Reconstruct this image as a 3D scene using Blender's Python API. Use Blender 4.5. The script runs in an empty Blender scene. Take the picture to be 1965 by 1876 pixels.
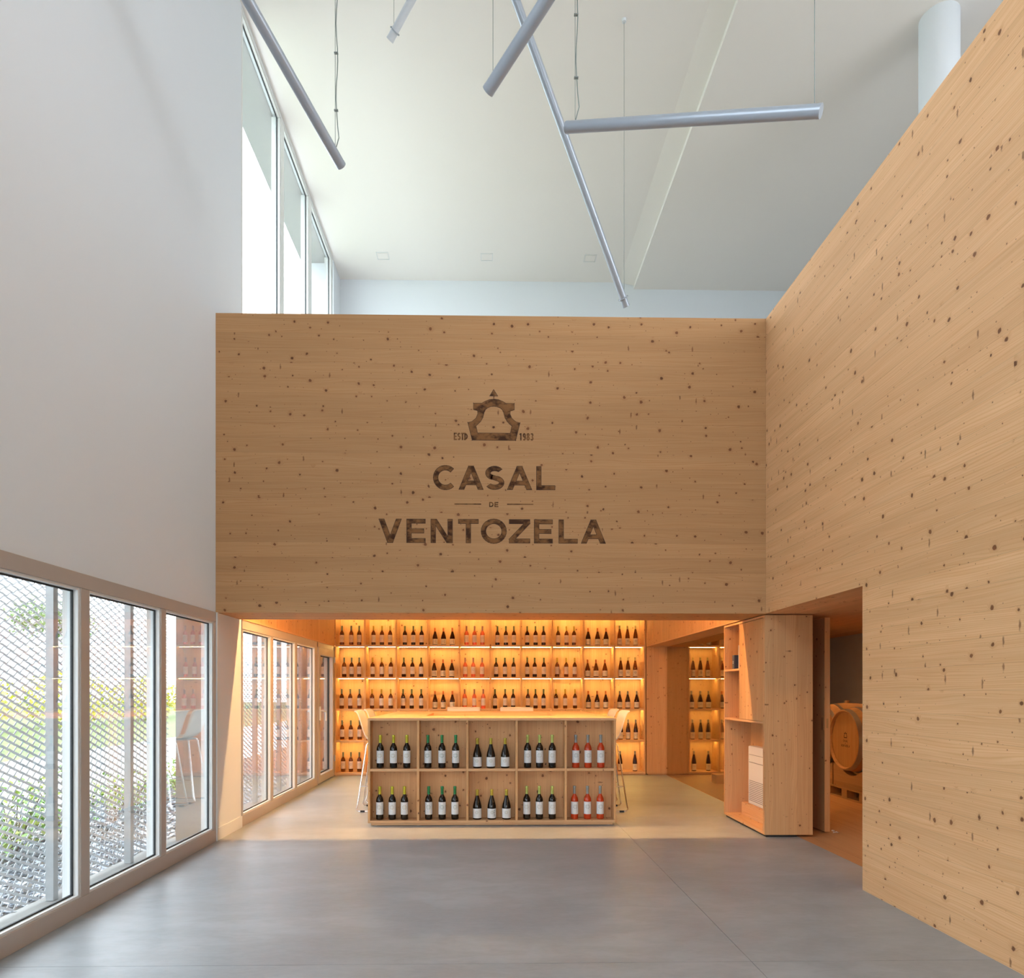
import bpy, math, random
from mathutils import Vector, Matrix
random.seed(7)
R = math.radians
PI = math.pi
scene = bpy.context.scene
COL = scene.collection

# ------------------------------------------------------------------ camera
cam_d = bpy.data.cameras.new('camera')
cam = bpy.data.objects.new('camera', cam_d)
COL.objects.link(cam)
cam.location = (0, 0, 1.35)
cam.rotation_euler = (R(90), 0, R(-1.12))
cam_d.sensor_fit = 'HORIZONTAL'
cam_d.sensor_width = 36
cam_d.lens = 24.73
cam_d.shift_x = 0.0099
cam_d.shift_y = 0.1975
cam_d.clip_start = 0.02
cam_d.clip_end = 500
scene.camera = cam

# ------------------------------------------------------------------ exposure
vs = scene.view_settings
vs.view_transform = 'Standard'
vs.look = 'None'
vs.gamma = 1.0
vs.use_curve_mapping = False
vs.exposure = 0.07

# ------------------------------------------------------------------ sky (bright overcast)
SKY = 7.6
world = bpy.data.worlds.new('overcast_sky')
scene.world = world
world.use_nodes = True
wn = world.node_tree
for n in list(wn.nodes):
    wn.nodes.remove(n)
w_out = wn.nodes.new('ShaderNodeOutputWorld')
w_bg = wn.nodes.new('ShaderNodeBackground')
w_tc = wn.nodes.new('ShaderNodeTexCoord')
w_ns = wn.nodes.new('ShaderNodeTexNoise')
w_ns.inputs['Scale'].default_value = 1.6
w_ns.inputs['Detail'].default_value = 3
w_rp = wn.nodes.new('ShaderNodeValToRGB')
w_rp.color_ramp.elements[0].position = 0.3
w_rp.color_ramp.elements[0].color = (0.82, 0.90, 1.0, 1)
w_rp.color_ramp.elements[1].position = 0.7
w_rp.color_ramp.elements[1].color = (0.93, 0.965, 1.0, 1)
wn.links.new(w_tc.outputs['Generated'], w_ns.inputs['Vector'])
wn.links.new(w_ns.outputs['Fac'], w_rp.inputs['Fac'])
wn.links.new(w_rp.outputs['Color'], w_bg.inputs['Color'])
w_bg.inputs['Strength'].default_value = SKY
wn.links.new(w_bg.outputs['Background'], w_out.inputs['Surface'])

# light portals: they add no light, they only steer sampling to the openings
def portal(loc, rot, sx, sy):
    l = bpy.data.lights.new('sky_portal', 'AREA')
    l.shape = 'RECTANGLE'
    l.size = sx
    l.size_y = sy
    l.cycles.is_portal = True
    o = bpy.data.objects.new('sky_portal', l)
    COL.objects.link(o)
    o.location = loc
    o.rotation_euler = rot

portal((-2.70, 9.2, 6.45), (0, R(-90), 0), 3.6, 4.2)      # clerestory, faces +X
portal((-2.70, -1.0, 6.45), (0, R(-90), 0), 3.6, 5.0)      # added fill clerestory over the near hall
portal((-2.70, 3.25, 1.05), (0, R(-90), 0), 2.0, 6.4)     # low windows beside the hall
portal((-2.70, 9.1, 1.05), (0, R(-90), 0), 2.0, 4.2)      # low windows beside the bar
portal((0.0, -5.3, 1.5), (R(90), 0, 0), 4.2, 2.8)         # added fill glazing in the rear wall, faces +Y
portal((7.25, 1.6, 6.27), (0, R(90), 0), 3.2, 5.6)          # upper window on the right

# ------------------------------------------------------------------ materials
def new_mat(name):
    m = bpy.data.materials.new(name)
    m.use_nodes = True
    nt = m.node_tree
    for n in list(nt.nodes):
        nt.nodes.remove(n)
    out = nt.nodes.new('ShaderNodeOutputMaterial')
    return m, nt, out

def N(nt, typ, **kw):
    n = nt.nodes.new(typ)
    for k, v in kw.items():
        setattr(n, k, v)
    return n

def M_(nt, op, a, b=None, c=None, clamp=False):
    n = nt.nodes.new('ShaderNodeMath')
    n.operation = op
    n.use_clamp = clamp
    for i, v in enumerate((a, b, c)):
        if v is None:
            continue
        if isinstance(v, (int, float)):
            n.inputs[i].default_value = v
        else:
            nt.links.new(v, n.inputs[i])
    return n.outputs[0]

def mixrgb(nt, fac, a, b, blend='MIX'):
    n = nt.nodes.new('ShaderNodeMix')
    n.data_type = 'RGBA'
    n.blend_type = blend
    for s, v in ((n.inputs[0], fac), (n.inputs[6], a), (n.inputs[7], b)):
        if isinstance(v, (int, float)):
            s.default_value = v
        elif isinstance(v, tuple):
            s.default_value = (v[0], v[1], v[2], 1)
        else:
            nt.links.new(v, s)
    return n.outputs[2]

def smooth(nt, val, lo, hi):
    n = nt.nodes.new('ShaderNodeMapRange')
    n.interpolation_type = 'SMOOTHSTEP'
    for i, v in zip((0, 1, 2), (val, lo, hi)):
        if isinstance(v, (int, float)):
            n.inputs[i].default_value = v
        else:
            nt.links.new(v, n.inputs[i])
    n.inputs[3].default_value = 1
    n.inputs[4].default_value = 0
    return n.outputs[0]

def principled(nt, out, color, rough=0.5, metal=0.0, spec=0.5):
    b = nt.nodes.new('ShaderNodeBsdfPrincipled')
    if isinstance(color, tuple):
        b.inputs['Base Color'].default_value = (color[0], color[1], color[2], 1)
    else:
        nt.links.new(color, b.inputs['Base Color'])
    if isinstance(rough, (int, float)):
        b.inputs['Roughness'].default_value = rough
    else:
        nt.links.new(rough, b.inputs['Roughness'])
    b.inputs['Metallic'].default_value = metal
    b.inputs['Specular IOR Level'].default_value = spec
    nt.links.new(b.outputs[0], out.inputs['Surface'])
    return b

def plain(name, color, rough=0.5, metal=0.0, spec=0.5, var=0.05, scale=6.0, bump=0.0):
    """a nearly even surface with a faint procedural mottling"""
    m, nt, out = new_mat(name)
    g = N(nt, 'ShaderNodeNewGeometry')
    ns = N(nt, 'ShaderNodeTexNoise')
    ns.inputs['Scale'].default_value = scale
    ns.inputs['Detail'].default_value = 3
    nt.links.new(g.outputs['Position'], ns.inputs['Vector'])
    lo = tuple(c * (1 - var) for c in color)
    hi = tuple(min(1, c * (1 + var)) for c in color)
    col = mixrgb(nt, ns.outputs['Fac'], lo, hi)
    b = principled(nt, out, col, rough, metal, spec)
    if bump:
        bp = N(nt, 'ShaderNodeBump')
        bp.inputs['Strength'].default_value = bump
        bp.inputs['Distance'].default_value = 0.002
        ns2 = N(nt, 'ShaderNodeTexNoise')
        ns2.inputs['Scale'].default_value = scale * 30
        nt.links.new(g.outputs['Position'], ns2.inputs['Vector'])
        nt.links.new(ns2.outputs['Fac'], bp.inputs['Height'])
        nt.links.new(bp.outputs[0], b.inputs['Normal'])
    return m

def wood(name, grain, base=(0.64, 0.425, 0.235), bw=0.12, knot=1.0, rough=0.62, vary=0.10, ks=0.15, seed=0.0, slash=1.0):
    """knotty spruce: boards bw wide running along axis `grain`, knots, pin knots, spike knots, growth rings"""
    m, nt, out = new_mat(name)
    L = nt.links
    g = N(nt, 'ShaderNodeNewGeometry')
    sp = N(nt, 'ShaderNodeSeparateXYZ')
    L.new(g.outputs['Position'], sp.inputs[0])
    sn = N(nt, 'ShaderNodeSeparateXYZ')
    L.new(g.outputs['True Normal'], sn.inputs[0])
    p, q = [i for i in range(3) if i != grain]
    sel = M_(nt, 'GREATER_THAN', M_(nt, 'ABSOLUTE', sn.outputs[p]), 0.5)
    mixf = N(nt, 'ShaderNodeMix')
    L.new(sel, mixf.inputs[0]); L.new(sp.outputs[p], mixf.inputs[2]); L.new(sp.outputs[q], mixf.inputs[3])
    across = M_(nt, 'ADD', mixf.outputs[0], seed)
    bidx = M_(nt, 'FLOOR', M_(nt, 'DIVIDE', across, bw))
    wnz = N(nt, 'ShaderNodeTexWhiteNoise', noise_dimensions='1D')
    L.new(bidx, wnz.inputs['W'])
    rnd = wnz.outputs['Value']
    along = M_(nt, 'ADD', sp.outputs[grain], M_(nt, 'MULTIPLY', rnd, 13.7))

    def vec(a, b):
        c = N(nt, 'ShaderNodeCombineXYZ')
        L.new(a, c.inputs[0]); L.new(b, c.inputs[1])
        return c.outputs[0]

    def cells(ka, kb):
        v = N(nt, 'ShaderNodeTexVoronoi', voronoi_dimensions='2D', feature='F1')
        v.inputs['Scale'].default_value = 1
        L.new(vec(M_(nt, 'MULTIPLY', along, ka), M_(nt, 'MULTIPLY', across, kb)), v.inputs['Vector'])
        c = N(nt, 'ShaderNodeSeparateColor')
        L.new(v.outputs['Color'], c.inputs[0])
        return v.outputs['Distance'], c.outputs[0], c.outputs[1]
    # big round knots
    wob = N(nt, 'ShaderNodeTexNoise', noise_dimensions='2D')
    wob.inputs['Scale'].default_value = 55
    L.new(vec(along, across), wob.inputs['Vector'])
    d1, r1, r1b = cells(1 / ks, 1 / ks)
    d1 = M_(nt, 'ADD', M_(nt, 'MULTIPLY', d1, ks), M_(nt, 'MULTIPLY', M_(nt, 'SUBTRACT', wob.outputs['Fac'], 0.5), 0.012))
    rad1 = M_(nt, 'MULTIPLY', M_(nt, 'POWER', r1, 1.8), 0.0155 * knot)
    k1 = smooth(nt, d1, M_(nt, 'MULTIPLY', rad1, 0.7), M_(nt, 'ADD', rad1, 0.0015))
    k1 = M_(nt, 'MULTIPLY', k1, M_(nt, 'GREATER_THAN', r1, 0.2))
    halo = smooth(nt, d1, M_(nt, 'MULTIPLY', rad1, 0.8), M_(nt, 'ADD', M_(nt, 'MULTIPLY', rad1, 3.2), 0.001))
    # pin knots
    d2, r2, _ = cells(14, 16)
    rad2 = M_(nt, 'MULTIPLY', M_(nt, 'POWER', r2, 5.0), 0.085 * knot)
    k2 = smooth(nt, d2, M_(nt, 'MULTIPLY', rad2, 0.5), M_(nt, 'ADD', rad2, 0.01))
    k2 = M_(nt, 'MULTIPLY', k2, M_(nt, 'GREATER_THAN', r2, 0.55))
    # spike knots, short dashes lying across the grain
    d3, r3, _ = cells(6.5, 1.9)
    k3 = smooth(nt, M_(nt, 'ADD', d3, M_(nt, 'MULTIPLY', M_(nt, 'SUBTRACT', wob.outputs['Fac'], 0.5), 0.06)), 0.02, 0.065)
    k3 = M_(nt, 'MULTIPLY', k3, M_(nt, 'GREATER_THAN', r3, 1 - 0.16 * slash))
    # growth rings, bent round the knots
    bend = M_(nt, 'MULTIPLY', halo, 0.022)
    n1 = N(nt, 'ShaderNodeTexNoise', noise_dimensions='2D')
    n1.inputs['Scale'].default_value = 1
    n1.inputs['Detail'].default_value = 2
    L.new(vec(M_(nt, 'MULTIPLY', along, 0.62), M_(nt, 'MULTIPLY', across, 6)), n1.inputs['Vector'])
    acw = M_(nt, 'ADD', M_(nt, 'ADD', across, bend), M_(nt, 'MULTIPLY', n1.outputs['Fac'], 0.10))
    ring = M_(nt, 'SINE', M_(nt, 'MULTIPLY', acw, 470))
    ring = M_(nt, 'MULTIPLY', M_(nt, 'ADD', ring, 1), 0.5)
    ring = M_(nt, 'POWER', ring, 4.0)
    n2 = N(nt, 'ShaderNodeTexNoise', noise_dimensions='2D')
    n2.inputs['Scale'].default_value = 1
    n2.inputs['Detail'].default_value = 4
    L.new(vec(M_(nt, 'MULTIPLY', along, 1.6), M_(nt, 'MULTIPLY', acw, 60)), n2.inputs['Vector'])
    n3 = N(nt, 'ShaderNodeTexNoise', noise_dimensions='2D')
    n3.inputs['Scale'].default_value = 1
    n3.inputs['Detail'].default_value = 2
    L.new(vec(M_(nt, 'MULTIPLY', along, 0.5), M_(nt, 'MULTIPLY', across, 9)), n3.inputs['Vector'])
    dark = (base[0] * 0.80, base[1] * 0.66, base[2] * 0.50)
    f = M_(nt, 'ADD', M_(nt, 'MULTIPLY', M_(nt, 'SUBTRACT', n2.outputs['Fac'], 0.35), 0.9), M_(nt, 'MULTIPLY', ring, M_(nt, 'MULTIPLY', n3.outputs['Fac'], 0.62)), clamp=True)
    col = mixrgb(nt, f, base, dark)
    # board to board tone
    tone = M_(nt, 'ADD', M_(nt, 'MULTIPLY', M_(nt, 'SUBTRACT', rnd, 0.5), vary * 2), 1.0)
    tone = M_(nt, 'ADD', tone, M_(nt, 'MULTIPLY', M_(nt, 'SUBTRACT', n3.outputs['Fac'], 0.5), 0.22))
    cmb = N(nt, 'ShaderNodeCombineColor')
    L.new(tone, cmb.inputs[0]); L.new(M_(nt, 'POWER', tone, 1.15), cmb.inputs[1]); L.new(M_(nt, 'POWER', tone, 1.4), cmb.inputs[2])
    col = mixrgb(nt, 1.0, col, cmb.outputs[0], 'MULTIPLY')
    fr = M_(nt, 'FRACT', M_(nt, 'DIVIDE', across, bw))
    edge = M_(nt, 'LESS_THAN', fr, 0.012)
    col = mixrgb(nt, M_(nt, 'MULTIPLY', edge, 0.38), col, (0.16, 0.08, 0.035))
    col = mixrgb(nt, M_(nt, 'MULTIPLY', halo, 0.22), col, (base[0] * 0.6, base[1] * 0.42, base[2] * 0.3))
    kk = M_(nt, 'MAXIMUM', M_(nt, 'MULTIPLY', k1, 0.88), M_(nt, 'MAXIMUM', M_(nt, 'MULTIPLY', k2, 0.75), M_(nt, 'MULTIPLY', k3, 0.72)))
    kcol = mixrgb(nt, r1b, (0.085, 0.024, 0.008), (0.19, 0.065, 0.022))
    col = mixrgb(nt, kk, col, kcol)
    principled(nt, out, col, rough, 0, 0.3)
    return m

def schlick(nt):
    lw = N(nt, 'ShaderNodeLayerWeight')
    lw.inputs['Blend'].default_value = 0.5
    return M_(nt, 'ADD', M_(nt, 'MULTIPLY', M_(nt, 'POWER', lw.outputs['Facing'], 5.0), 0.96), 0.04)

def glass_sheet(name, tint=(0.93, 0.97, 0.96), boost=1.0):
    """clear sheet: fresnel reflection over straight transmission (double glazing reflects more)"""
    m, nt, out = new_mat(name)
    t = N(nt, 'ShaderNodeBsdfTransparent')
    t.inputs[0].default_value = (*tint, 1)
    gl = N(nt, 'ShaderNodeBsdfGlossy')
    gl.inputs['Roughness'].default_value = 0.0
    gl.inputs['Color'].default_value = (1, 1, 1, 1)
    f = M_(nt, 'MULTIPLY', schlick(nt), boost, clamp=True)
    mx = N(nt, 'ShaderNodeMixShader')
    nt.links.new(f, mx.inputs[0]); nt.links.new(t.outputs[0], mx.inputs[1]); nt.links.new(gl.outputs[0], mx.inputs[2])
    nt.links.new(mx.outputs[0], out.inputs['Surface'])
    return m

def bottle_glass(name, body, through, share):
    """coloured bottle glass full of wine: dark body colour plus some light passing straight through"""
    m, nt, out = new_mat(name)
    b = N(nt, 'ShaderNodeBsdfPrincipled')
    g = N(nt, 'ShaderNodeNewGeometry')
    ns = N(nt, 'ShaderNodeTexNoise')
    ns.inputs['Scale'].default_value = 15
    nt.links.new(g.outputs['Position'], ns.inputs['Vector'])
    col = mixrgb(nt, ns.outputs['Fac'], tuple(c * 0.85 for c in body), tuple(min(1, c * 1.15) for c in body))
    nt.links.new(col, b.inputs['Base Color'])
    b.inputs['Roughness'].default_value = 0.07
    t = N(nt, 'ShaderNodeBsdfTransparent')
    t.inputs[0].default_value = (*through, 1)
    gl = N(nt, 'ShaderNodeBsdfGlossy')
    gl.inputs['Roughness'].default_value = 0.06
    mx1 = N(nt, 'ShaderNodeMixShader')
    nt.links.new(schlick(nt), mx1.inputs[0]); nt.links.new(t.outputs[0], mx1.inputs[1]); nt.links.new(gl.outputs[0], mx1.inputs[2])
    mx = N(nt, 'ShaderNodeMixShader')
    mx.inputs[0].default_value = share
    nt.links.new(b.outputs[0], mx.inputs[1]); nt.links.new(mx1.outputs[0], mx.inputs[2])
    nt.links.new(mx.outputs[0], out.inputs['Surface'])
    return m

def emitter(name, color, strength):
    m, nt, out = new_mat(name)
    e = N(nt, 'ShaderNodeEmission')
    e.inputs[0].default_value = (*color, 1)
    e.inputs[1].default_value = strength
    nt.links.new(e.outputs[0], out.inputs['Surface'])
    return m

def concrete(name):
    m, nt, out = new_mat(name)
    g = N(nt, 'ShaderNodeNewGeometry')
    def noise(s, d, sx=1.0):
        mp = N(nt, 'ShaderNodeMapping')
        mp.inputs['Scale'].default_value = (1, sx, 1)
        nt.links.new(g.outputs['Position'], mp.inputs[0])
        n = N(nt, 'ShaderNodeTexNoise')
        n.inputs['Scale'].default_value = s
        n.inputs['Detail'].default_value = d
        n.inputs['Roughness'].default_value = 0.6
        n.inputs['Distortion'].default_value = 0.5
        nt.links.new(mp.outputs[0], n.inputs['Vector'])
        return n.outputs['Fac']
    a = noise(0.7, 5, 1.6)
    b = noise(3.2, 6, 2.2)
    c = noise(16, 3, 2.0)
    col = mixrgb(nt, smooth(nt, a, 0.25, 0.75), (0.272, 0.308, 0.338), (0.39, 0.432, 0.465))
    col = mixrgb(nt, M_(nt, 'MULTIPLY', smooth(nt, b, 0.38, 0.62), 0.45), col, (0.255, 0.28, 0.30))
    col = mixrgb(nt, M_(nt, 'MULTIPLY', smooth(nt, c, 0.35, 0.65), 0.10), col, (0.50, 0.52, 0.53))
    ro = M_(nt, 'ADD', M_(nt, 'MULTIPLY', b, 0.22), 0.28)
    bs = principled(nt, out, col, ro, 0, 0.5)
    return m

def ground_mat(name, c1, c2, scale, rough=0.9):
    m, nt, out = new_mat(name)
    g = N(nt, 'ShaderNodeNewGeometry')
    n = N(nt, 'ShaderNodeTexNoise')
    n.inputs['Scale'].default_value = scale
    n.inputs['Detail'].default_value = 5
    nt.links.new(g.outputs['Position'], n.inputs['Vector'])
    col = mixrgb(nt, smooth(nt, n.outputs['Fac'], 0.35, 0.65), c1, c2)
    principled(nt, out, col, rough, 0, 0.2)
    return m

MT = {}
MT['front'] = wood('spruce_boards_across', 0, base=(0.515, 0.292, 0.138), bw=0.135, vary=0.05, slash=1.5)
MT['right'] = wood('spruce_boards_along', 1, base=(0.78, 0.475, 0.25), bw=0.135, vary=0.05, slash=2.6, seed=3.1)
MT['upright'] = wood('spruce_boards_upright', 2, base=(0.66, 0.385, 0.185), bw=0.11, vary=0.05, ks=0.14, knot=0.8, slash=0.9)
MT['shelf'] = wood('spruce_shelf_back', 2, base=(0.66, 0.43, 0.23), bw=0.10, vary=0.07, ks=0.23, knot=0.9, slash=0.4, seed=5.3)
MT['board_x'] = wood('spruce_board_edge', 0, base=(0.70, 0.43, 0.23), bw=0.14, vary=0.04, ks=0.26, knot=0.8, slash=0.3, seed=1.7)
MT['board_y'] = wood('spruce_board_deep', 1, base=(0.70, 0.42, 0.22), bw=0.14, vary=0.04, ks=0.24, knot=0.8, slash=0.3, seed=2.3)
MT['niche'] = wood('spruce_counter_back', 2, base=(0.68, 0.39, 0.19), bw=0.10, vary=0.06, ks=0.16, knot=1.05, slash=0.9, seed=7.9)
MT['cellar_floor'] = wood('pale_wood_floor', 1, base=(0.55, 0.31, 0.15), bw=0.6, vary=0.02, ks=0.5, knot=0.1, slash=0.2)
MT['oak'] = wood('barrel_oak', 2, base=(0.50, 0.29, 0.12), bw=0.07, vary=0.05, ks=0.6, knot=0.3, slash=0.0)
MT['oak_stave'] = wood('barrel_stave_oak', 0, base=(0.50, 0.29, 0.13), bw=0.08, vary=0.10, ks=0.6, knot=0.3, slash=0.0)
MT['pallet'] = wood('pallet_wood', 1, base=(0.40, 0.25, 0.13), bw=0.1, vary=0.1, ks=0.3, knot=0.7)
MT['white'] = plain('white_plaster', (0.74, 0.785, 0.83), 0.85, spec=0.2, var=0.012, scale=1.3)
MT['deck'] = plain('pale_warm_deck', (0.62, 0.52, 0.43), 0.7)
MT['ceil'] = plain('ceiling_plaster', (0.87, 0.845, 0.815), 0.9, spec=0.2, var=0.01, scale=1.0)
MT['frame'] = plain('champagne_aluminium', (0.46, 0.41, 0.375), 0.42, 0.0, 0.45, var=0.03, scale=9)
MT['frame_in'] = plain('pale_glazing_bead', (0.74, 0.76, 0.76), 0.4, var=0.02)
MT['gasket'] = plain('black_rubber', (0.02, 0.025, 0.03), 0.6, var=0.1)
MT['galv'] = plain('galvanised_steel', (0.40, 0.42, 0.43), 0.55, 0.35, 0.5, var=0.2, scale=20)
MT['mesh'] = plain('expanded_metal', (0.46, 0.48, 0.50), 0.5, 0.3, 0.5, var=0.1, scale=20)
MT['glass'] = glass_sheet('window_glass', (0.96, 0.98, 0.98), 2.1)
MT['glass_up'] = glass_sheet('clerestory_glass', (0.935, 0.955, 0.96), 0.9)
MT['tint'] = glass_sheet('bronze_partition_glass', (0.79, 0.765, 0.68), 0.7)
MT['concrete'] = concrete('polished_concrete')
MT['joint'] = plain('joint_filler', (0.22, 0.22, 0.215), 0.8)
MT['ledge'] = ground_mat('outside_concrete', (0.20, 0.195, 0.185), (0.27, 0.265, 0.25), 2.0)
MT['earth'] = ground_mat('dark_soil', (0.10, 0.09, 0.08), (0.16, 0.14, 0.12), 4)
MT['paving'] = ground_mat('white_paving', (0.70, 0.70, 0.69), (0.78, 0.78, 0.77), 0.7)
MT['lawn'] = ground_mat('lawn', (0.12, 0.17, 0.06), (0.17, 0.22, 0.09), 1.2)
MT['burnt'] = None
MT['dark_line'] = plain('scorched_edge', (0.045, 0.018, 0.008), 0.7)
MT['led'] = emitter('warm_led', (1.0, 0.64, 0.18), 185.0)
MT['led_room'] = emitter('warm_ceiling_led', (1.0, 0.55, 0.21), 400.0)
MT['led_cellar'] = emitter('warm_cellar_led', (1.0, 0.55, 0.22), 46.0)
MT['shell'] = plain('white_plastic_shell', (0.66, 0.65, 0.63), 0.4, var=0.01)
MT['chrome'] = plain('chrome', (0.80, 0.80, 0.81), 0.14, 1.0, var=0.02)
MT['pad'] = plain('black_plastic', (0.015, 0.015, 0.016), 0.5)
MT['appliance'] = plain('white_appliance', (0.75, 0.74, 0.73), 0.22, var=0.01)
MT['slot'] = plain('grey_slot', (0.16, 0.15, 0.15), 0.5)
MT['tube'] = plain('silver_tube', (0.40, 0.45, 0.52), 0.30, 0.25, 0.5, var=0.02)
MT['tube_light'] = plain('tube_diffuser', (0.70, 0.75, 0.80), 0.35, var=0.01)
MT['clip'] = plain('clear_clip', (0.34, 0.38, 0.42), 0.2, 0.1)
MT['wire'] = plain('steel_wire', (0.22, 0.25, 0.25), 0.4, 0.3)
MT['cable'] = plain('grey_cable', (0.20, 0.24, 0.23), 0.5)
MT['hoop'] = plain('steel_hoop', (0.42, 0.41, 0.40), 0.35, 0.8, var=0.15, scale=14)
MT['brass'] = plain('brass_plate', (0.45, 0.30, 0.14), 0.4, 0.6)
MT['blue'] = plain('dark_blue_card', (0.035, 0.06, 0.10), 0.5)
MT['paper'] = plain('white_paper', (0.80, 0.79, 0.77), 0.7)
MT['grey_wall'] = plain('grey_cellar_wall', (0.50, 0.54, 0.62), 0.9, var=0.02, scale=3)
MT['slate1'] = plain('slate_pale', (0.42, 0.45, 0.50), 0.5, var=0.25, scale=30)
MT['slate2'] = plain('slate_dark', (0.15, 0.17, 0.20), 0.45, var=0.3, scale=30)
MT['leaf1'] = plain('leaf_green', (0.16, 0.34, 0.06), 0.5, var=0.35, scale=9)
MT['leaf2'] = plain('leaf_pale', (0.38, 0.48, 0.10), 0.5, var=0.3, scale=7)
MT['leaf3'] = plain('leaf_yellow', (0.62, 0.55, 0.08), 0.5, var=0.3, scale=4)
MT['leaf4'] = plain('leaf_far', (0.30, 0.40, 0.22), 0.6, var=0.3, scale=2)
MT['bark'] = plain('bark', (0.16, 0.12, 0.09), 0.9, var=0.3, scale=20)

def burnt():
    m, nt, out = new_mat('burnt_wood')
    g = N(nt, 'ShaderNodeNewGeometry')
    mp = N(nt, 'ShaderNodeMapping')
    mp.inputs['Scale'].default_value = (9, 9, 14)
    nt.links.new(g.outputs['Position'], mp.inputs[0])
    n = N(nt, 'ShaderNodeTexNoise')
    n.inputs['Scale'].default_value = 1
    n.inputs['Detail'].default_value = 3
    n.inputs['Roughness'].default_value = 0.65
    nt.links.new(mp.outputs[0], n.inputs['Vector'])
    mp2 = N(nt, 'ShaderNodeMapping')
    mp2.inputs['Scale'].default_value = (4, 4, 220)
    nt.links.new(g.outputs['Position'], mp2.inputs[0])
    n2 = N(nt, 'ShaderNodeTexNoise')
    n2.inputs['Scale'].default_value = 1
    nt.links.new(mp2.outputs[0], n2.inputs['Vector'])
    f = M_(nt, 'ADD', smooth(nt, n.outputs['Fac'], 0.34, 0.62), M_(nt, 'MULTIPLY', n2.outputs['Fac'], 0.25), clamp=True)
    col = mixrgb(nt, f, (0.27, 0.125, 0.045), (0.060, 0.024, 0.011))
    principled(nt, out, col, 0.7, 0, 0.2)
    return m
MT['burnt'] = burnt()

# ------------------------------------------------------------------ mesh helpers
class MB:
    """collects faces and links them as ONE mesh object"""
    def __init__(self):
        self.v = []; self.f = []; self.mi = []
    def face(self, pts, mi=0):
        b = len(self.v)
        self.v += [tuple(p) for p in pts]
        self.f.append(tuple(range(b, b + len(pts)))); self.mi.append(mi)
    def box(self, x0, x1, y0, y1, z0, z1, mi=0):
        x0, x1 = min(x0, x1), max(x0, x1); y0, y1 = min(y0, y1), max(y0, y1); z0, z1 = min(z0, z1), max(z0, z1)
        b = len(self.v)
        self.v += [(x0, y0, z0), (x1, y0, z0), (x1, y1, z0), (x0, y1, z0), (x0, y0, z1), (x1, y0, z1), (x1, y1, z1), (x0, y1, z1)]
        for q in ((0, 3, 2, 1), (4, 5, 6, 7), (0, 1, 5, 4), (1, 2, 6, 5), (2, 3, 7, 6), (3, 0, 4, 7)):
            self.f.append(tuple(b + i for i in q)); self.mi.append(mi)
        return self
    def prism(self, poly, y_front, y_back, mi=0):
        """polygon of (x, z) points extruded along Y"""
        b = len(self.v); n = len(poly)
        self.v += [(x, y_front, z) for x, z in poly] + [(x, y_back, z) for x, z in poly]
        self.f.append(tuple(b + i for i in range(n))); self.mi.append(mi)
        self.f.append(tuple(b + n + i for i in reversed(range(n)))); self.mi.append(mi)
        for i in range(n):
            j = (i + 1) % n
            self.f.append((b + j, b + i, b + n + i, b + n + j)); self.mi.append(mi)
    def tube(self, pts, r, seg=8, mi=0, cap=True):
        pts = [Vector(p) for p in pts]
        b = len(self.v); n = len(pts)
        up = None
        for i, p in enumerate(pts):
            d = (pts[min(i + 1, n - 1)] - pts[max(i - 1, 0)]).normalized()
            if up is None:
                up = Vector((0, 0, 1)) if abs(d.z) < 0.9 else Vector((1, 0, 0))
            s = d.cross(up).normalized(); t = s.cross(d).normalized(); up = t
            for k in range(seg):
                a = 2 * PI * k / seg
                self.v.append(tuple(p + s * math.cos(a) * r + t * math.sin(a) * r))
        for i in range(n - 1):
            for k in range(seg):
                k2 = (k + 1) % seg
                self.f.append((b + i * seg + k, b + i * seg + k2, b + (i + 1) * seg + k2, b + (i + 1) * seg + k)); self.mi.append(mi)
        if cap:
            self.f.append(tuple(b + k for k in reversed(range(seg)))); self.mi.append(mi)
            self.f.append(tuple(b + (n - 1) * seg + k for k in range(seg))); self.mi.append(mi)
    def lathe(self, prof, seg=20, axis='Z', c=(0, 0, 0), mi=0, a0=0.0, a1=2 * PI):
        """profile of (radius, height) turned round an axis through c"""
        b = len(self.v); n = len(prof)
        full = abs(a1 - a0 - 2 * PI) < 1e-6
        cols = seg if full else seg + 1
        for r, h in prof:
            for k in range(cols):
                a = a0 + (a1 - a0) * k / seg
                if axis == 'Z':
                    p = (c[0] + r * math.cos(a), c[1] + r * math.sin(a), c[2] + h)
                else:
                    p = (c[0] + h, c[1] + r * math.cos(a), c[2] + r * math.sin(a))
                self.v.append(p)
        for i in range(n - 1):
            for k in range(seg):
                k2 = (k + 1) % cols
                q = (b + i * cols + k, b + i * cols + k2, b + (i + 1) * cols + k2, b + (i + 1) * cols + k)
                self.f.append(q); self.mi.append(mi)
    def build(self, name, mat, parent=None, smooth_=False, bevel=0.0):
        me = bpy.data.meshes.new(name)
        me.from_pydata(self.v, [], self.f)
        for m in (mat if isinstance(mat, (list, tuple)) else [mat]):
            me.materials.append(m)
        for p, i in zip(me.polygons, self.mi):
            p.material_index = i
            if smooth_:
                p.use_smooth = True
        me.update()
        o = bpy.data.objects.new(name, me)
        COL.objects.link(o)
        if parent is not None:
            o.parent = parent
        if smooth_:
            try:
                me.set_sharp_from_angle(angle=R(40))
            except Exception:
                pass
        if bevel:
            bv = o.modifiers.new('bevel', 'BEVEL')
            bv.width = bevel; bv.segments = 2; bv.limit_method = 'ANGLE'
        return o

def box(name, mat, x0, x1, y0, y1, z0, z1, parent=None, bevel=0.0):
    return MB().box(x0, x1, y0, y1, z0, z1).build(name, mat, parent, bevel=bevel)

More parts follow.
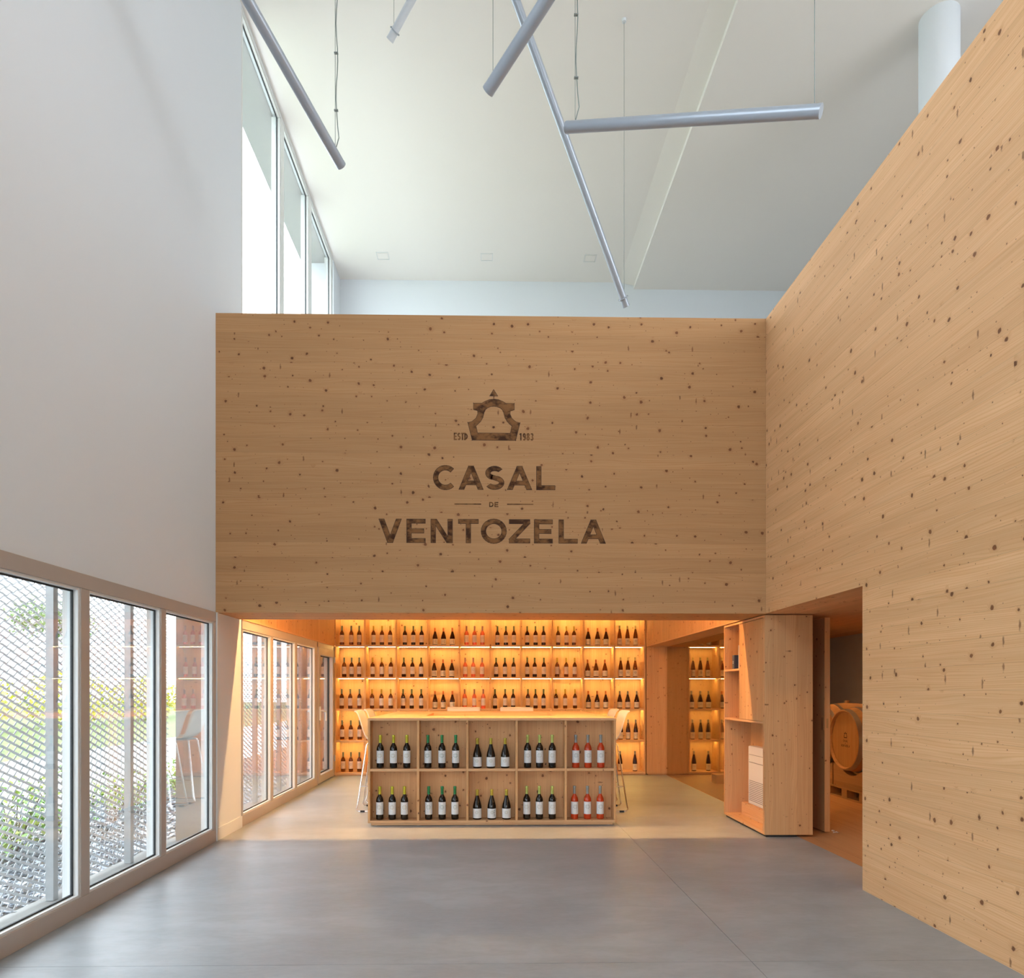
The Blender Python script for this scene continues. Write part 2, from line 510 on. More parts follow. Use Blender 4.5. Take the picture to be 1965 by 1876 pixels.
def tag(o, label=None, cat=None, group=None, kind=None):
    if label: o['label'] = label
    if cat: o['category'] = cat
    if group: o['group'] = group
    if kind: o['kind'] = kind
    return o

def empty(name, loc=(0, 0, 0), rz=0.0):
    o = bpy.data.objects.new(name, None)
    COL.objects.link(o)
    o.location = loc
    o.rotation_euler = (0, 0, rz)
    o.empty_display_size = 0.1
    return o

def thing(name, label, cat, loc=(0, 0, 0), rz=0.0, group=None):
    return tag(empty(name, loc, rz), label, cat, group)

def struct(name, mat=None, boxes=(), parent=None, label=None):
    mb = MB()
    for b in boxes:
        mb.box(*b)
    o = mb.build(name, mat) if boxes else empty(name)
    o['kind'] = 'structure'
    if label: o['label'] = label
    return o

def copy_tree(o, parent=None):
    c = o.copy(); COL.objects.link(c); c.parent = parent
    for ch in o.children:
        copy_tree(ch, c)
    return c

XL, XR = -2.46, 2.547      # faces of the left wall and of the right wooden wall
YF, YB = 6.40, 7.02        # front and back of the wooden front wall
YS = 11.30                 # front plane of the bottle shelves
ZH = 2.062                 # head height of openings
ZT = 4.765                 # top of the wooden walls
ZC = 8.20                  # hall ceiling
ZL = 2.60                  # ceiling over the bar
YEND = 11.75

# ------------------------------------------------------------------ floor
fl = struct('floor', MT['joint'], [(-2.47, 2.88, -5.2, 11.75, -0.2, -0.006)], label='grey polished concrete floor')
jx, jy = [-2.46, 1.316, 2.88], [-5.2, -0.55, 3.49, 7.54, 11.72]
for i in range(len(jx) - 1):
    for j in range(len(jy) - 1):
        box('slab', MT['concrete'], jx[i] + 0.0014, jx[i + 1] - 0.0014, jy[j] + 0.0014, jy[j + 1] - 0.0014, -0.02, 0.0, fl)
struct('floor', MT['cellar_floor'], [(2.882, 7.0, 3.0, 14.6, -0.2, 0.0)], label='warm wooden floor of the cellar')

# ------------------------------------------------------------------ left wall with its openings
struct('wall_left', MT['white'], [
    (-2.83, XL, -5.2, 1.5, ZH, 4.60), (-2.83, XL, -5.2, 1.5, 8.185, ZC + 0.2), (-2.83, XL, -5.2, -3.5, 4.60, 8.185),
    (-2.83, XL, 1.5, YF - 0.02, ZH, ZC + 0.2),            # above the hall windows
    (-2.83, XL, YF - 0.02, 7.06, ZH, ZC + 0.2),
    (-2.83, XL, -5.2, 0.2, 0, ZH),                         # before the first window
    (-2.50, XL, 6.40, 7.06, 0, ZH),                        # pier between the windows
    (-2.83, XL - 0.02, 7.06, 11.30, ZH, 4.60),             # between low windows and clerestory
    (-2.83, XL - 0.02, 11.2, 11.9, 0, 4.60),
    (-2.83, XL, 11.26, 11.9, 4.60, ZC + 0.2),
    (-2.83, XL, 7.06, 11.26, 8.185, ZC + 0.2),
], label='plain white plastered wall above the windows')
MT['render'] = plain('outside_render', (0.23, 0.225, 0.21), 0.85, var=0.06)
struct('wall_pier', MT['render'], [(-2.83, -2.5005, 6.43, 7.04, -0.004, ZH)], label='outside face of the pier between the windows')
struct('baseboard_left', MT['white'], [(XL, XL + 0.015, 6.41, 7.05, 0, 0.11)])
struct('trim_1', MT['frame_in'], [(XL - 0.002, XL + 0.022, 6.385, 6.412, 0, ZH)], label='pale metal corner strip beside the window')
wb = struct('trim_2', None)
wb['label'] = 'wooden band above the bar windows'
yy = 7.03
k = 0
while yy < 11.28:
    w = (0.62, 0.58, 0.6, 0.56)[k % 4]
    y2 = min(yy + w, 11.29)
    box('plank', MT['upright'], XL - 0.018, XL + 0.004, yy + 0.002, y2 - 0.002, ZH + 0.02, ZL, wb)
    yy = y2; k += 1
box('ledge', MT['board_y'], XL - 0.018, XL + 0.02, 7.06, 11.29, ZH - 0.0, ZH + 0.02, wb)

# ------------------------------------------------------------------ windows
def glazing(name, label, panes, z0, z1, xf=XL, rail=0.11, head=0.09, y_out=None, glass='glass', fm='frame'):
    """a run of tall fixed panes in a metal frame lying in a plane x = const"""
    w = struct(name); w['label'] = label
    ya, yb = y_out
    xi, xo = xf + 0.012, xf - 0.045
    box('sill', MT[fm], xo, xi, ya, yb, z0, z0 + rail, w, bevel=0.003)
    box('head_rail', MT[fm], xo, xi, ya, yb, z1 - head, z1, w, bevel=0.003)
    edges = [ya] + [v for p in panes for v in p] + [yb]
    for i in range(0, len(edges), 2):
        a, b = edges[i], edges[i + 1]
        box('mullion', MT[fm], xo, xi - 0.002, a, b, z0 + rail, z1 - head, w, bevel=0.003)
        box('outer_mullion', MT['frame_in'], xo - 0.056, xo - 0.001, a + 0.0, b - 0.0, z0 + 0.02, z1 - 0.02, w)
    box('outer_rail', MT['frame_in'], xo - 0.056, xo - 0.001, ya, yb, z0, z0 + 0.05, w)
    for (a, b) in panes:
        bd = MB(); t = 0.016; xg0, xg1 = xf - 0.026, xf + 0.002
        z0p, z1p = z0 + rail, z1 - head
        bd.box(xg0, xg1, a, a + t, z0p, z1p); bd.box(xg0, xg1, b - t, b, z0p, z1p)
        bd.box(xg0, xg1, a + t, b - t, z0p, z0p + t); bd.box(xg0, xg1, a + t, b - t, z1p - t, z1p)
        bd.build('glazing_bead', MT['frame_in'], w)
        gk = MB(); g0, g1 = t - 0.001, t + 0.009
        for (ga, gb, ha, hb) in ((a + g0, a + g1, z0p + t, z1p - t), (b - g1, b - g0, z0p + t, z1p - t), (a + g0, b - g0, z0p + g0, z0p + g1), (a + g0, b - g0, z1p - g1, z1p - g0)):
            gk.box(xf - 0.040, xf - 0.0265, ga, gb, ha, hb)
        gk.build('gasket', MT['gasket'], w)
        box('pane', MT[glass], xf - 0.036, xf - 0.030, a + t, b - t, z0p + t, z1p - t, w)
    return w

hall = [(0.30, 1.22), (1.30, 2.235), (2.315, 3.27), (3.35, 4.282), (4.375, 5.325), (5.405, 6.328)]
glazing('window_1', 'run of tall panes on the left in the hall', hall, 0.0, ZH, y_out=(0.20, 6.388))
bar = [(7.09, 8.00), (8.08, 9.00), (9.08, 10.02)]
glazing('window_2', 'three tall panes on the left beside the bar', bar, 0.0, ZH, y_out=(7.06, 10.13))
# glazed door at the end of the bar windows
d1 = struct('door_1'); d1['label'] = 'narrow glazed door next to the lit shelves'
ya, yb, xi, xo = 10.135, 11.22, XL + 0.014, XL - 0.07
box('door_frame', MT['frame'], xo, xi, ya, ya + 0.03, 0, ZH, d1)
box('door_frame', MT['frame'], xo, xi, yb - 0.05, yb, 0, ZH, d1)
box('door_frame', MT['frame'], xo, xi, ya, yb, ZH - 0.07, ZH, d1)
lf = MB()
lf.box(xo, xi + 0.012, ya + 0.035, ya + 0.13, 0.02, ZH - 0.075); lf.box(xo, xi + 0.012, yb - 0.15, yb - 0.055, 0.02, ZH - 0.075)
lf.box(xo, xi + 0.012, ya + 0.13, yb - 0.15, 0.02, 0.13); lf.box(xo, xi + 0.012, ya + 0.13, yb - 0.15, ZH - 0.18, ZH - 0.075)
leaf = lf.build('door_leaf', MT['frame'], d1)
box('pane', MT['glass'], XL - 0.05, XL - 0.042, ya + 0.13, yb - 0.15, 0.13, ZH - 0.18, d1)
gk = MB()
for (a, b, c, e) in ((ya + 0.13, ya + 0.142, 0.13, ZH - 0.18), (yb - 0.162, yb - 0.15, 0.13, ZH - 0.18), (ya + 0.13, yb - 0.15, 0.13, 0.142), (ya + 0.13, yb - 0.15, ZH - 0.192, ZH - 0.18)):
    gk.box(XL - 0.06, XL - 0.03, a, b, c, e)
gk.build('gasket', MT['gasket'], d1)
hd = MB()
hd.box(xi + 0.012, xi + 0.03, ya + 0.06, ya + 0.10, 0.93, 1.13)
hd.tube([(xi + 0.03, ya + 0.08, 1.07), (xi + 0.065, ya + 0.08, 1.07), (xi + 0.07, ya + 0.10, 1.06), (xi + 0.07, ya + 0.20, 1.055), (xi + 0.07, ya + 0.22, 1.03), (xi + 0.07, ya + 0.225, 0.92)], 0.011)
hd.build('handle', MT['frame_in'], d1, True)
for zz in (0.25, 1.8):
    box('hinge', MT['galv'], xi, xi + 0.03, yb - 0.06, yb - 0.035, zz, zz + 0.09, d1)

# clerestory above the bar
glazing('window_3', 'tall clerestory window above the wooden front wall', [(7.10, 8.393), (8.53, 9.706), (9.85, 11.10)], 4.60, 8.18,
        xf=-2.468, rail=0.08, head=0.03, y_out=(7.06, 11.18), glass='glass_up', fm='frame_in')
MT['eave'] = plain('eave_board', (0.20, 0.215, 0.22), 0.8)
glazing('fill_window_7', 'unseen clerestory window added over the near hall for fill light', [(-3.45, -1.85), (-1.72, -0.12), (0.01, 1.45)], 4.60, 8.18,
        xf=-2.468, rail=0.08, head=0.03, y_out=(-3.5, 1.5), glass='glass_up', fm='frame_in')  # clerestory added out of view to throw more light on the right wall
struct('trim_3', MT['eave'], [(-2.98, -2.84, 3.0, 14.0, 8.20, 8.32), (-2.84, -2.56, 7.0, 11.3, 8.168, 8.184)], label='roof overhang outside the clerestory')

# rear wall with glazing added as unseen fill light, and upper right window
struct('wall_rear', MT['white'], [(-2.83, 7.2, -5.4, -5.2, 2.9, ZC + 0.2), (-2.83, -2.1, -5.4, -5.2, 0, 2.9), (2.1, 7.2, -5.4, -5.2, 0, 2.9)])
w4 = struct('fill_window_4'); w4['label'] = 'unseen glazed front added behind the viewpoint for fill light'
for xx in (-2.1, -0.7, 0.7, 2.02):
    box('mullion', MT['frame'], xx, xx + 0.08, -5.36, -5.24, 0, 2.9, w4)
for zz in (0.0, 2.82):
    box('rail', MT['frame'], -2.1, 2.1, -5.35, -5.25, zz, zz + 0.08, w4)
box('pane', MT['glass_up'], -2.1, 2.1, -5.31, -5.30, 0.02, 2.88, w4)

# ------------------------------------------------------------------ wooden front wall and its lettering
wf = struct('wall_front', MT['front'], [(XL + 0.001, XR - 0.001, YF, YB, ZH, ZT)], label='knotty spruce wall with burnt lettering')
S = 0.0012038                       # metres of wall per unit of the lettering grid
def WX(u): return -1.117 + (u + 0) * 2.370 / 1965
def WZ(v): return 4.213 - v * 1.693 / 1415

def letter_polys(ch, w=1.0, t=0.19):
    """polygons of a geometric capital, 1 high, w wide, stroke t"""
    P = []
    h = t * 0.5
    def arc(cx, cy, rx, ry, a, b, n=14):
        for i in range(n):
            A, B = R(a + (b - a) * i / n), R(a + (b - a) * (i + 1) / n)
            P.append([(cx + rx * math.cos(A), cy + ry * math.sin(A)), (cx + rx * math.cos(B), cy + ry * math.sin(B)),
                      (cx + (rx - t) * math.cos(B), cy + (ry - t) * math.sin(B)), (cx + (rx - t) * math.cos(A), cy + (ry - t) * math.sin(A))])
    def bar(x0, y0, x1, y1): P.append([(x0, y0), (x1, y0), (x1, y1), (x0, y1)])
    if ch == 'A':
        m = w / 2; k = t * 1.12
        P.append([(0, 0), (k, 0), (m + k * 0.5, 1), (m - k * 0.5, 1)])
        P.append([(w - k, 0), (w, 0), (m + k * 0.5, 1), (m - k * 0.5, 1)])
        bar(w * 0.22, 0.20, w * 0.78, 0.20 + t * 0.85)
    elif ch == 'V':
        m = w / 2; k = t * 1.12
        P.append([(0, 1), (k, 1), (m + k * 0.5, 0), (m - k * 0.5, 0)])
        P.append([(w - k, 1), (w, 1), (m + k * 0.5, 0), (m - k * 0.5, 0)])
    elif ch == 'L':
        bar(0, 0, t, 1); bar(t, 0, w, t * 0.9)
    elif ch == 'E':
        bar(0, 0, t, 1)
        for y in (0, 0.5 - t * 0.45, 1 - t * 0.9): bar(t, y, w if y != 0.5 - t * 0.45 else w * 0.92, y + t * 0.9)
    elif ch == 'T':
        bar(0, 1 - t * 0.9, w, 1); bar(w / 2 - h, 0, w / 2 + h, 1 - t * 0.9)
    elif ch == 'N':
        bar(0, 0, t, 1); bar(w - t, 0, w, 1)
        P.append([(t * 0.2, 1), (t * 1.25, 1), (w - t * 0.2, 0), (w - t * 1.25, 0)])
    elif ch == 'Z':
        bar(0, 1 - t * 0.9, w, 1); bar(0, 0, w, t * 0.9)
        P.append([(0, t * 0.9), (t * 1.3, t * 0.9), (w, 1 - t * 0.9), (w - t * 1.3, 1 - t * 0.9)])
    elif ch == 'O':
        arc(w / 2, 0.5, w / 2, 0.52, 0, 360, 28)
    elif ch == 'C':
        arc(w * 0.56, 0.5, w * 0.56, 0.52, 48, 312, 22)
    elif ch == 'D':
        bar(0, 0, t, 1); arc(w - 0.5, 0.5, 0.5, 0.5, -90, 90, 14); bar(t, 0, max(t, w - 0.5), t); bar(t, 1 - t, max(t, w - 0.5), 1)
    elif ch == 'S':
        r = 0.29
        arc(w / 2, 1 - r, w * 0.46, r, 35, 250, 14); arc(w / 2, r, w * 0.48, r, -145, 70, 14)
        P.append([(w * 0.28, 0.47), (w * 0.34, 0.63), (w * 0.72, 0.53), (w * 0.66, 0.37)])
    elif ch == '1':
        bar(w * 0.45, 0, w * 0.45 + t, 1); P.append([(w * 0.1, 0.78), (w * 0.45, 0.82), (w * 0.45, 1), (w * 0.35, 0.97)])
    elif ch == '8':
        arc(w / 2, 0.76, w * 0.46, 0.25, 0, 360, 16); arc(w / 2, 0.27, w * 0.5, 0.28, 0, 360, 16)
    elif ch == '9':
        arc(w / 2, 0.70, w * 0.5, 0.30, 0, 360, 18); bar(w - t, 0.25, w, 0.7); arc(w / 2, 0.25, w * 0.5, 0.25, 215, 360, 9)
    elif ch == '3':
        arc(w / 2, 0.75, w * 0.48, 0.26, -80, 150, 12); arc(w / 2, 0.27, w * 0.5, 0.28, -150, 90, 12)
    return P

def grow(poly, d):
    cx = sum(p[0] for p in poly) / len(poly); cz = sum(p[1] for p in poly) / len(poly)
    area = sum(poly[i][0] * poly[(i + 1) % len(poly)][1] - poly[(i + 1) % len(poly)][0] * poly[i][1] for i in range(len(poly)))
    pts = poly if area > 0 else poly[::-1]
    out = []
    n = len(pts)
    for i in range(n):
        a, b, c = Vector(pts[i - 1]), Vector(pts[i]), Vector(pts[(i + 1) % n])
        e1, e2 = (b - a), (c - b)
        if e1.length < 1e-7 or e2.length < 1e-7:
            out.append(tuple(b)); continue
        e1.normalize(); e2.normalize()
        n1, n2 = Vector((e1.y, -e1.x)), Vector((e2.y, -e2.x))
        m = (n1 + n2)
        m = m / max(0.3, m.length_squared / 2 * 1.0) * 1.0 if m.length > 1e-6 else n1
        out.append((b.x + m.x * d, b.y + m.y * d))
    return out

def carve(name, polys, parent, label=None, rim=0.004, y=YF):
    mb = MB()
    for i, p in enumerate(polys):
        mb.prism(grow(p, rim), y - 0.0012, y + 0.001, 1)
    for i, p in enumerate(polys):
        a = sum(p[j][0] * p[(j + 1) % len(p)][1] - p[(j + 1) % len(p)][0] * p[j][1] for j in range(len(p)))
        mb.prism(p if a > 0 else p[::-1], y - 0.0022 - 0.00003 * (i % 5), y - 0.0004, 0)
    o = mb.build(name, [MT['burnt'], MT['dark_line']], parent)
    if label: o['label'] = label
    return o

def word(chars, top, bot, t, mats=None):
    for ch, a, b in chars:
        x0, x1, z0, z1 = WX(a), WX(b), WZ(bot), WZ(top)
        H = z1 - z0; W = (x1 - x0) / H
        carve('letter', [[(x0 + px * H, z0 + pz * H) for px, pz in p] for p in letter_polys(ch, W, t)], wf, 'burnt letter ' + ch if not ch.isdigit() else 'burnt numeral ' + ch,
              rim=0.004 if H > 0.1 else 0.0008)

word([('C', 515, 675), ('A', 708, 887), ('S', 903, 1047), ('A', 1073, 1254), ('L', 1293, 1430)], 683, 858, 0.185)
word([('V', 107, 272), ('E', 315, 452), ('N', 497, 656), ('T', 704, 851), ('O', 875, 1063), ('Z', 1087, 1240), ('E', 1276, 1411), ('L', 1462, 1600), ('A', 1632, 1812)], 1088, 1264, 0.185)
word([('E', 668, 690), ('S', 695, 719), ('T', 723, 743), ('D', 748, 772)], 430, 484, 0.16)
word([('1', 1160, 1180), ('9', 1188, 1210), ('8', 1216, 1240), ('3', 1245, 1268)], 430, 484, 0.16)
word([('D', 935, 966), ('E', 975, 1003)], 955, 991, 0.17)
for a, b in ((673, 873), (1070, 1267)):
    carve('rule_line', [[(WX(a), WZ(974)), (WX(b), WZ(974)), (WX(b), WZ(967)), (WX(a), WZ(967))]], wf, rim=0.0008)
carve('emblem_triangle', [[(WX(941), WZ(147)), (WX(996), WZ(147)), (WX(968), WZ(102))]], wf, 'burnt triangle above the emblem')
pairs = [((970, 173), (970, 225)), ((935, 178), (945, 228)), ((905, 190), (920, 238)), ((880, 205), (905, 252)), ((845, 205), (902, 258)), ((818, 205), (900, 264)), ((818, 252), (895, 272)),
         ((848, 256), (893, 282)), ((850, 285), (885, 312)), ((835, 320), (868, 342)), ((805, 345), (845, 365)), ((775, 352), (833, 375)), ((807, 483), (845, 432)), ((970, 483), (970, 432))]
def emblem_polys(fx, fz):
    out = []
    for sgn in (1, -1):
        for (o1, i1), (o2, i2) in zip(pairs[:-1], pairs[1:]):
            out.append([(fx(970 + sgn * (p[0] - 970)), fz(p[1])) for p in (o1, o2, i2, i1)])
    return out
carve('emblem', emblem_polys(WX, WZ), wf, 'burnt gable-shaped emblem outline')

# ------------------------------------------------------------------ right wooden wall
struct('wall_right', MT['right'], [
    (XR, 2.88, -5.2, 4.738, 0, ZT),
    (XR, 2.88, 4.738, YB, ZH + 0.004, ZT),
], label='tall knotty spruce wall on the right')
struct('trim_4', MT['board_y'], [(2.88, 7.0, 4.4, 7.62, ZH + 0.004, 2.30)], label='wooden soffit of the cellar doorway')
# low ceiling over the bar, band of upright planks and lintel over the glass partition
struct('ceiling', MT['board_y'], [(-2.83, 7.0, YB, 11.75, ZL, ZL + 0.12)], label='wooden ceiling over the bar')
hp = struct('trim_5'); hp['label'] = 'band of upright planks above the glass partition'
ys = [11.29, 10.85, 10.30, 9.80, 9.26, 8.63, 8.2, 7.66, 7.02]
for a, b in zip(ys[1:], ys[:-1]):
    box('plank', MT['upright'], XR, XR + 0.03, a + 0.0025, b - 0.0025, ZH + 0.02, ZL - 0.001, hp)
box('lintel', MT['board_y'], XR + 0.001, 2.875, 7.02, 11.30, ZH + 0.003, ZH + 0.019, hp)
box('lintel', MT['board_y'], XR + 0.032, 3.23, 7.02, 11.30, ZH + 0.021, ZL - 0.002, hp)
box('lintel', MT['board_y'], 2.895, 3.23, 7.62, 11.30, ZH + 0.003, ZH + 0.019, hp)
# glass partition
gp = struct('window_5'); gp['label'] = 'tinted glass partition on the right of the bar'
box('pane', MT['tint'], 2.881, 2.891, 7.58, 11.32, 0.004, ZH + 0.002, gp)
# post between the two shelf bays
struct('trim_6', MT['upright'], [(2.556, 3.236, 11.30, 11.70, 0.02, ZH + 0.5), (2.58, 3.21, 11.32, 11.68, 0, 0.02)], label='broad wooden post right of the lit shelves')

# ------------------------------------------------------------------ hall ceiling, upper walls
ce = struct('ceiling', MT['ceil'], [(-2.83, 2.20, -5.4, YEND + 0.1, ZC, ZC + 0.2), (2.44, 7.4, -5.4, YEND + 0.1, ZC - 0.11, ZC + 0.2)], label='white hall ceiling')
mb = MB()
mb.face([(2.20, -5.4, ZC), (2.20, YEND + 0.1, ZC), (2.44, YEND + 0.1, ZC - 0.05), (2.44, -5.4, ZC - 0.05)])
mb.face([(2.20, -5.4, ZC + 0.1), (2.44, -5.4, ZC + 0.1), (2.44, YEND + 0.1, ZC + 0.1), (2.20, YEND + 0.1, ZC + 0.1)])
mb.build('ceiling_step', MT['ceil'], ce)
struct('bounce_deck', MT['deck'], [(-2.44, 2.88, YB + 0.001, 11.75, 4.45, 4.62), (2.881, 6.999, -5.2, 11.75, 4.45, 4.62)], label='unseen pale deck over bar and cellar, added to bounce daylight upwards')  # deck set high and pale to bounce clerestory light onto the ceiling
struct('wall_back', MT['white'], [(-2.83, 7.4, YEND, YEND + 0.2, 2.6, ZC + 0.2), (-2.83, 4.35, YEND, YEND + 0.2, 0, 2.6)], label='white upper wall beyond the wooden box')
struct('wall_right_upper', MT['white'], [(7.0, 7.2, -5.4, -1.2, 0, ZC), (7.0, 7.2, 4.4, YEND, 2.6, ZC), (7.0, 7.2, -1.2, 4.4, 0, 4.64), (7.0, 7.2, -1.2, 4.4, 7.9, ZC)])
w6 = struct('window_6'); w6['label'] = 'upper window high on the far right'
MT['clear'] = glass_sheet('clear_glass', (0.98, 0.985, 0.985), 0.9)
for yy2 in (-1.2, 1.55, 4.32):
    box('mullion', MT['frame'], 7.05, 7.15, yy2, yy2 + 0.08, 4.64, 7.9, w6)
box('pane', MT['clear'], 7.10, 7.11, -1.2, 4.4, 4.64, 7.9, w6)
struct('ceiling', MT['board_y'], [(2.88, 7.0, 7.62, YB + 0.7, 2.42, 2.6), (2.88, 7.0, YB + 0.7, 14.6, 2.42, 2.599), (2.88, 7.0, -5.2, 7.62, 2.302, 2.6)], label='wooden cellar ceiling')
struct('wall_cellar', MT['grey_wall'], [(6.9, 7.0, 3.0, 14.6, 0, 2.42), (4.3, 7.0, 14.6, 14.7, 0, 2.6), (4.35, 4.4, YEND, 14.6, 0, 2.42), (2.88, 6.9, 3.0, 3.1, 0, 2.3)], label='grey cellar wall behind the barrels')

# column
t = thing('column', 'round white column rising behind the sloping top of the right wooden wall', 'column', (4.515, 6.955, 2.6))
mb = MB(); mb.lathe([(0.18, 0), (0.18, ZC - 0.11 - 2.6)], 48)
mb.build('shaft', MT['white'], t, True)

# flush ceiling lights
for i, (xx, nm) in enumerate(((-1.657, 'leftmost'), (-0.021, 'middle'), (1.614, 'rightmost'))):
    t = thing('ceiling_light', 'faint square flush ceiling light, %s of the three near the back wall' % nm, 'ceiling light', (xx, 11.1, ZC - 0.001), 0, 'square flush ceiling lights')
    mb = MB()
    for (a, b, c, e) in ((-.095, .095, -.095, -.085), (-.095, .095, .085, .095), (-.095, -.085, -.085, .085), (.085, .095, -.085, .085)):
        mb.box(a, b, c, e, -0.006, 0)
    mb.build('rim', MT['frame_in'], t)
    box('diffuser', MT['ceil'], -.07, .07, -.07, .07, -0.004, 0, t)

# ------------------------------------------------------------------ pendant tubes
def pendant(label, a, b, ext, r, hang, cable=False, ring=False, tm='tube'):
    a, b = Vector(a), Vector(b)
    d = (b - a).normalized()
    b2 = a + d * ext
    t = thing('pendant_tube', label, 'pendant light', tuple(a), 0, 'hanging light tubes')
    L = (b2 - a)
    up = Vector((0, 0, 1)); s = d.cross(up).normalized(); n = s.cross(d).normalized()
    def ringpts(c, rr, seg=24): return [c + s * rr * math.cos(2 * PI * k / seg) + n * rr * math.sin(2 * PI * k / seg) for k in range(seg)]
    mb = MB(); mb.tube([Vector((0, 0, 0)) + d * 0.02, L - d * 0.02], r, 24); mb.build('tube', MT[tm], t, True)
    for p in (Vector((0, 0, 0)), L - d * 0.02):
        mb = MB(); mb.tube([p, p + d * 0.02], r * 1.03, 24); mb.build('end_cap', MT[tm], t, True)
    mb = MB(); c0, c1 = d * 0.08, L - d * 0.08
    w = r * 0.45
    mb.tube([c0 + n * r * 0.62, c1 + n * r * 0.62], w, 10); mb.build('light_strip', MT['tube_light'], t, True)
    if ring:
        mb = MB()
        c = d * 0.085
        pts = ringpts(c, r * 1.3); pts.append(pts[0])
        mb.tube(pts, 0.006, 6, cap=False); mb.build('clip_ring', MT['clip'], t, True)
    for kk, s0 in enumerate(hang):
        base = d * s0 + n * (r * 0.95)
        top = ZC - (a.z + base.z) if (a.x + base.x) < 2.36 else ZC - 0.11 - (a.z + base.z)
        mb = MB()
        mb.tube([base, base + Vector((0, 0, top))], 0.0022, 6); mb.build('wire', MT['wire'], t)
        mb = MB(); mb.lathe([(0.0, -0.03), (0.022, -0.03), (0.022, 0)], 12, c=tuple(base + Vector((0, 0, top)))); mb.build('ceiling_cup', MT['white'], t, True)
        if cable and kk == 0:
            pts = []
            nn = 26
            for i in range(nn + 1):
                z = top * i / nn
                off = 0.012 + 0.007 * math.sin(i * 1.1) if 0 < i else 0.0
                if z < 0.16 and i: off += 0.01
                pts.append(base + Vector((off, 0.004, z)))
            mb = MB(); mb.tube(pts, 0.0038, 6); mb.build('cable', MT['cable'], t, True)
            for f in (0.12, 0.42, 0.72):
                z = 0.13 + f * 1.5
                mb = MB(); mb.box(base.x - 0.008, base.x + 0.022, base.y - 0.006, base.y + 0.012, base.z + z, base.z + z + 0.008); mb.build('cable_clip', MT['wire'], t)
    return t

pendant('leftmost grey hanging light tube, slanting down in front of the clerestory window', (-1.168, 5.624, 5.531), (-1.59, 4.632, 5.902), 2.6, 0.038, (0.10, 2.4), cable=True)
pendant('short pale hanging light tube end at the top, with clear ring clip', (-0.936, 6.72, 7.549), (-0.62, 6.44, 7.81), 0.82, 0.036, (0.09, 0.7), ring=True, tm='tube_light')
pendant('grey hanging light tube crossing in front of the longest tube', (-0.002, 4.601, 5.272), (0.359, 4.194, 5.491), 2.3, 0.040, (0.07, 2.1))
pendant('nearly level grey hanging light tube, ending near the right wooden wall', (0.564, 5.05, 5.405), (1.983, 4.162, 4.813), 1.78, 0.038, (0.06, 1.73), cable=True)
pendant('longest hanging light tube, reaching down to the wooden front wall', (1.415, 7.174, 5.286), (0.235, 5.947, 7.194), 3.5, 0.036, (0.10, 3.2), ring=True)

# ------------------------------------------------------------------ wine bottles
PROF = {
    'claret': dict(h=0.335, d=0.0735, body=[(0.030, 0), (0.0355, 0.004), (0.03675, 0.010), (0.03675, 0.188), (0.0355, 0.205), (0.0305, 0.222), (0.0225, 0.236), (0.0165, 0.246), (0.0145, 0.256), (0.0135, 0.262)],
                   cap=[(0.0148, 0.255), (0.0148, 0.31), (0.0158, 0.312), (0.0158, 0.329), (0.014, 0.335), (0, 0.335)], lab=(0.053, 0.178)),
    'burgundy': dict(h=0.303, d=0.088, body=[(0.036, 0), (0.0425, 0.004), (0.044, 0.010), (0.044, 0.118), (0.0425, 0.138), (0.0375, 0.160), (0.0295, 0.188), (0.0215, 0.214), (0.0165, 0.236), (0.0145, 0.245)],
                     cap=[(0.0155, 0.236), (0.0150, 0.282), (0.0160, 0.284), (0.0160, 0.298), (0.014, 0.303), (0, 0.303)], lab=(0.017, 0.112)),
    'flute': dict(h=0.345, d=0.077, body=[(0.031, 0), (0.037, 0.004), (0.0385, 0.010), (0.0385, 0.140), (0.037, 0.165), (0.032, 0.200), (0.025, 0.235), (0.0185, 0.268), (0.0145, 0.290)],
                  cap=[(0.0153, 0.285), (0.0145, 0.325), (0.0153, 0.327), (0.0153, 0.340), (0.013, 0.345), (0, 0.345)], lab=(0.016, 0.126)),
}
GL = {
    'black': bottle_glass('dark_bottle_glass', (0.010, 0.006, 0.004), (0.10, 0.05, 0.02), 0.15),
    'amber': bottle_glass('amber_bottle_glass', (0.055, 0.018, 0.004), (0.60, 0.34, 0.10), 0.62),
    'dark_amber': bottle_glass('brown_bottle_glass', (0.020, 0.007, 0.003), (0.38, 0.20, 0.06), 0.45),
    'rose': bottle_glass('rose_wine', (0.68, 0.07, 0.014), (0.95, 0.33, 0.13), 0.35),
    'rose_lit': bottle_glass('rose_wine_lit', (0.88, 0.22, 0.12), (1.0, 0.55, 0.30), 0.40),
}
def capm(name, c): return plain('capsule_' + name, c, 0.32, 0.25, 0.5, var=0.05, scale=30)
CP = {'yellow': capm('yellow_green', (0.52, 0.50, 0.035)), 'green': capm('green', (0.03, 0.24, 0.085)), 'gold': capm('gold', (0.50, 0.40, 0.05)), 'pale': capm('pale_green', (0.50, 0.58, 0.16)),
      'silver': capm('silver', (0.30, 0.32, 0.31)), 'grey_green': capm('grey_green', (0.13, 0.17, 0.12)), 'dark_green': capm('dark_green', (0.10, 0.14, 0.05)), 'ochre': capm('ochre', (0.42, 0.30, 0.04)),
      'orange': capm('copper', (0.55, 0.17, 0.05)), 'mauve': capm('mauve', (0.32, 0.17, 0.13)), 'straw': capm('straw', (0.45, 0.36, 0.13)), 'grey': capm('grey', (0.24, 0.23, 0.19))}
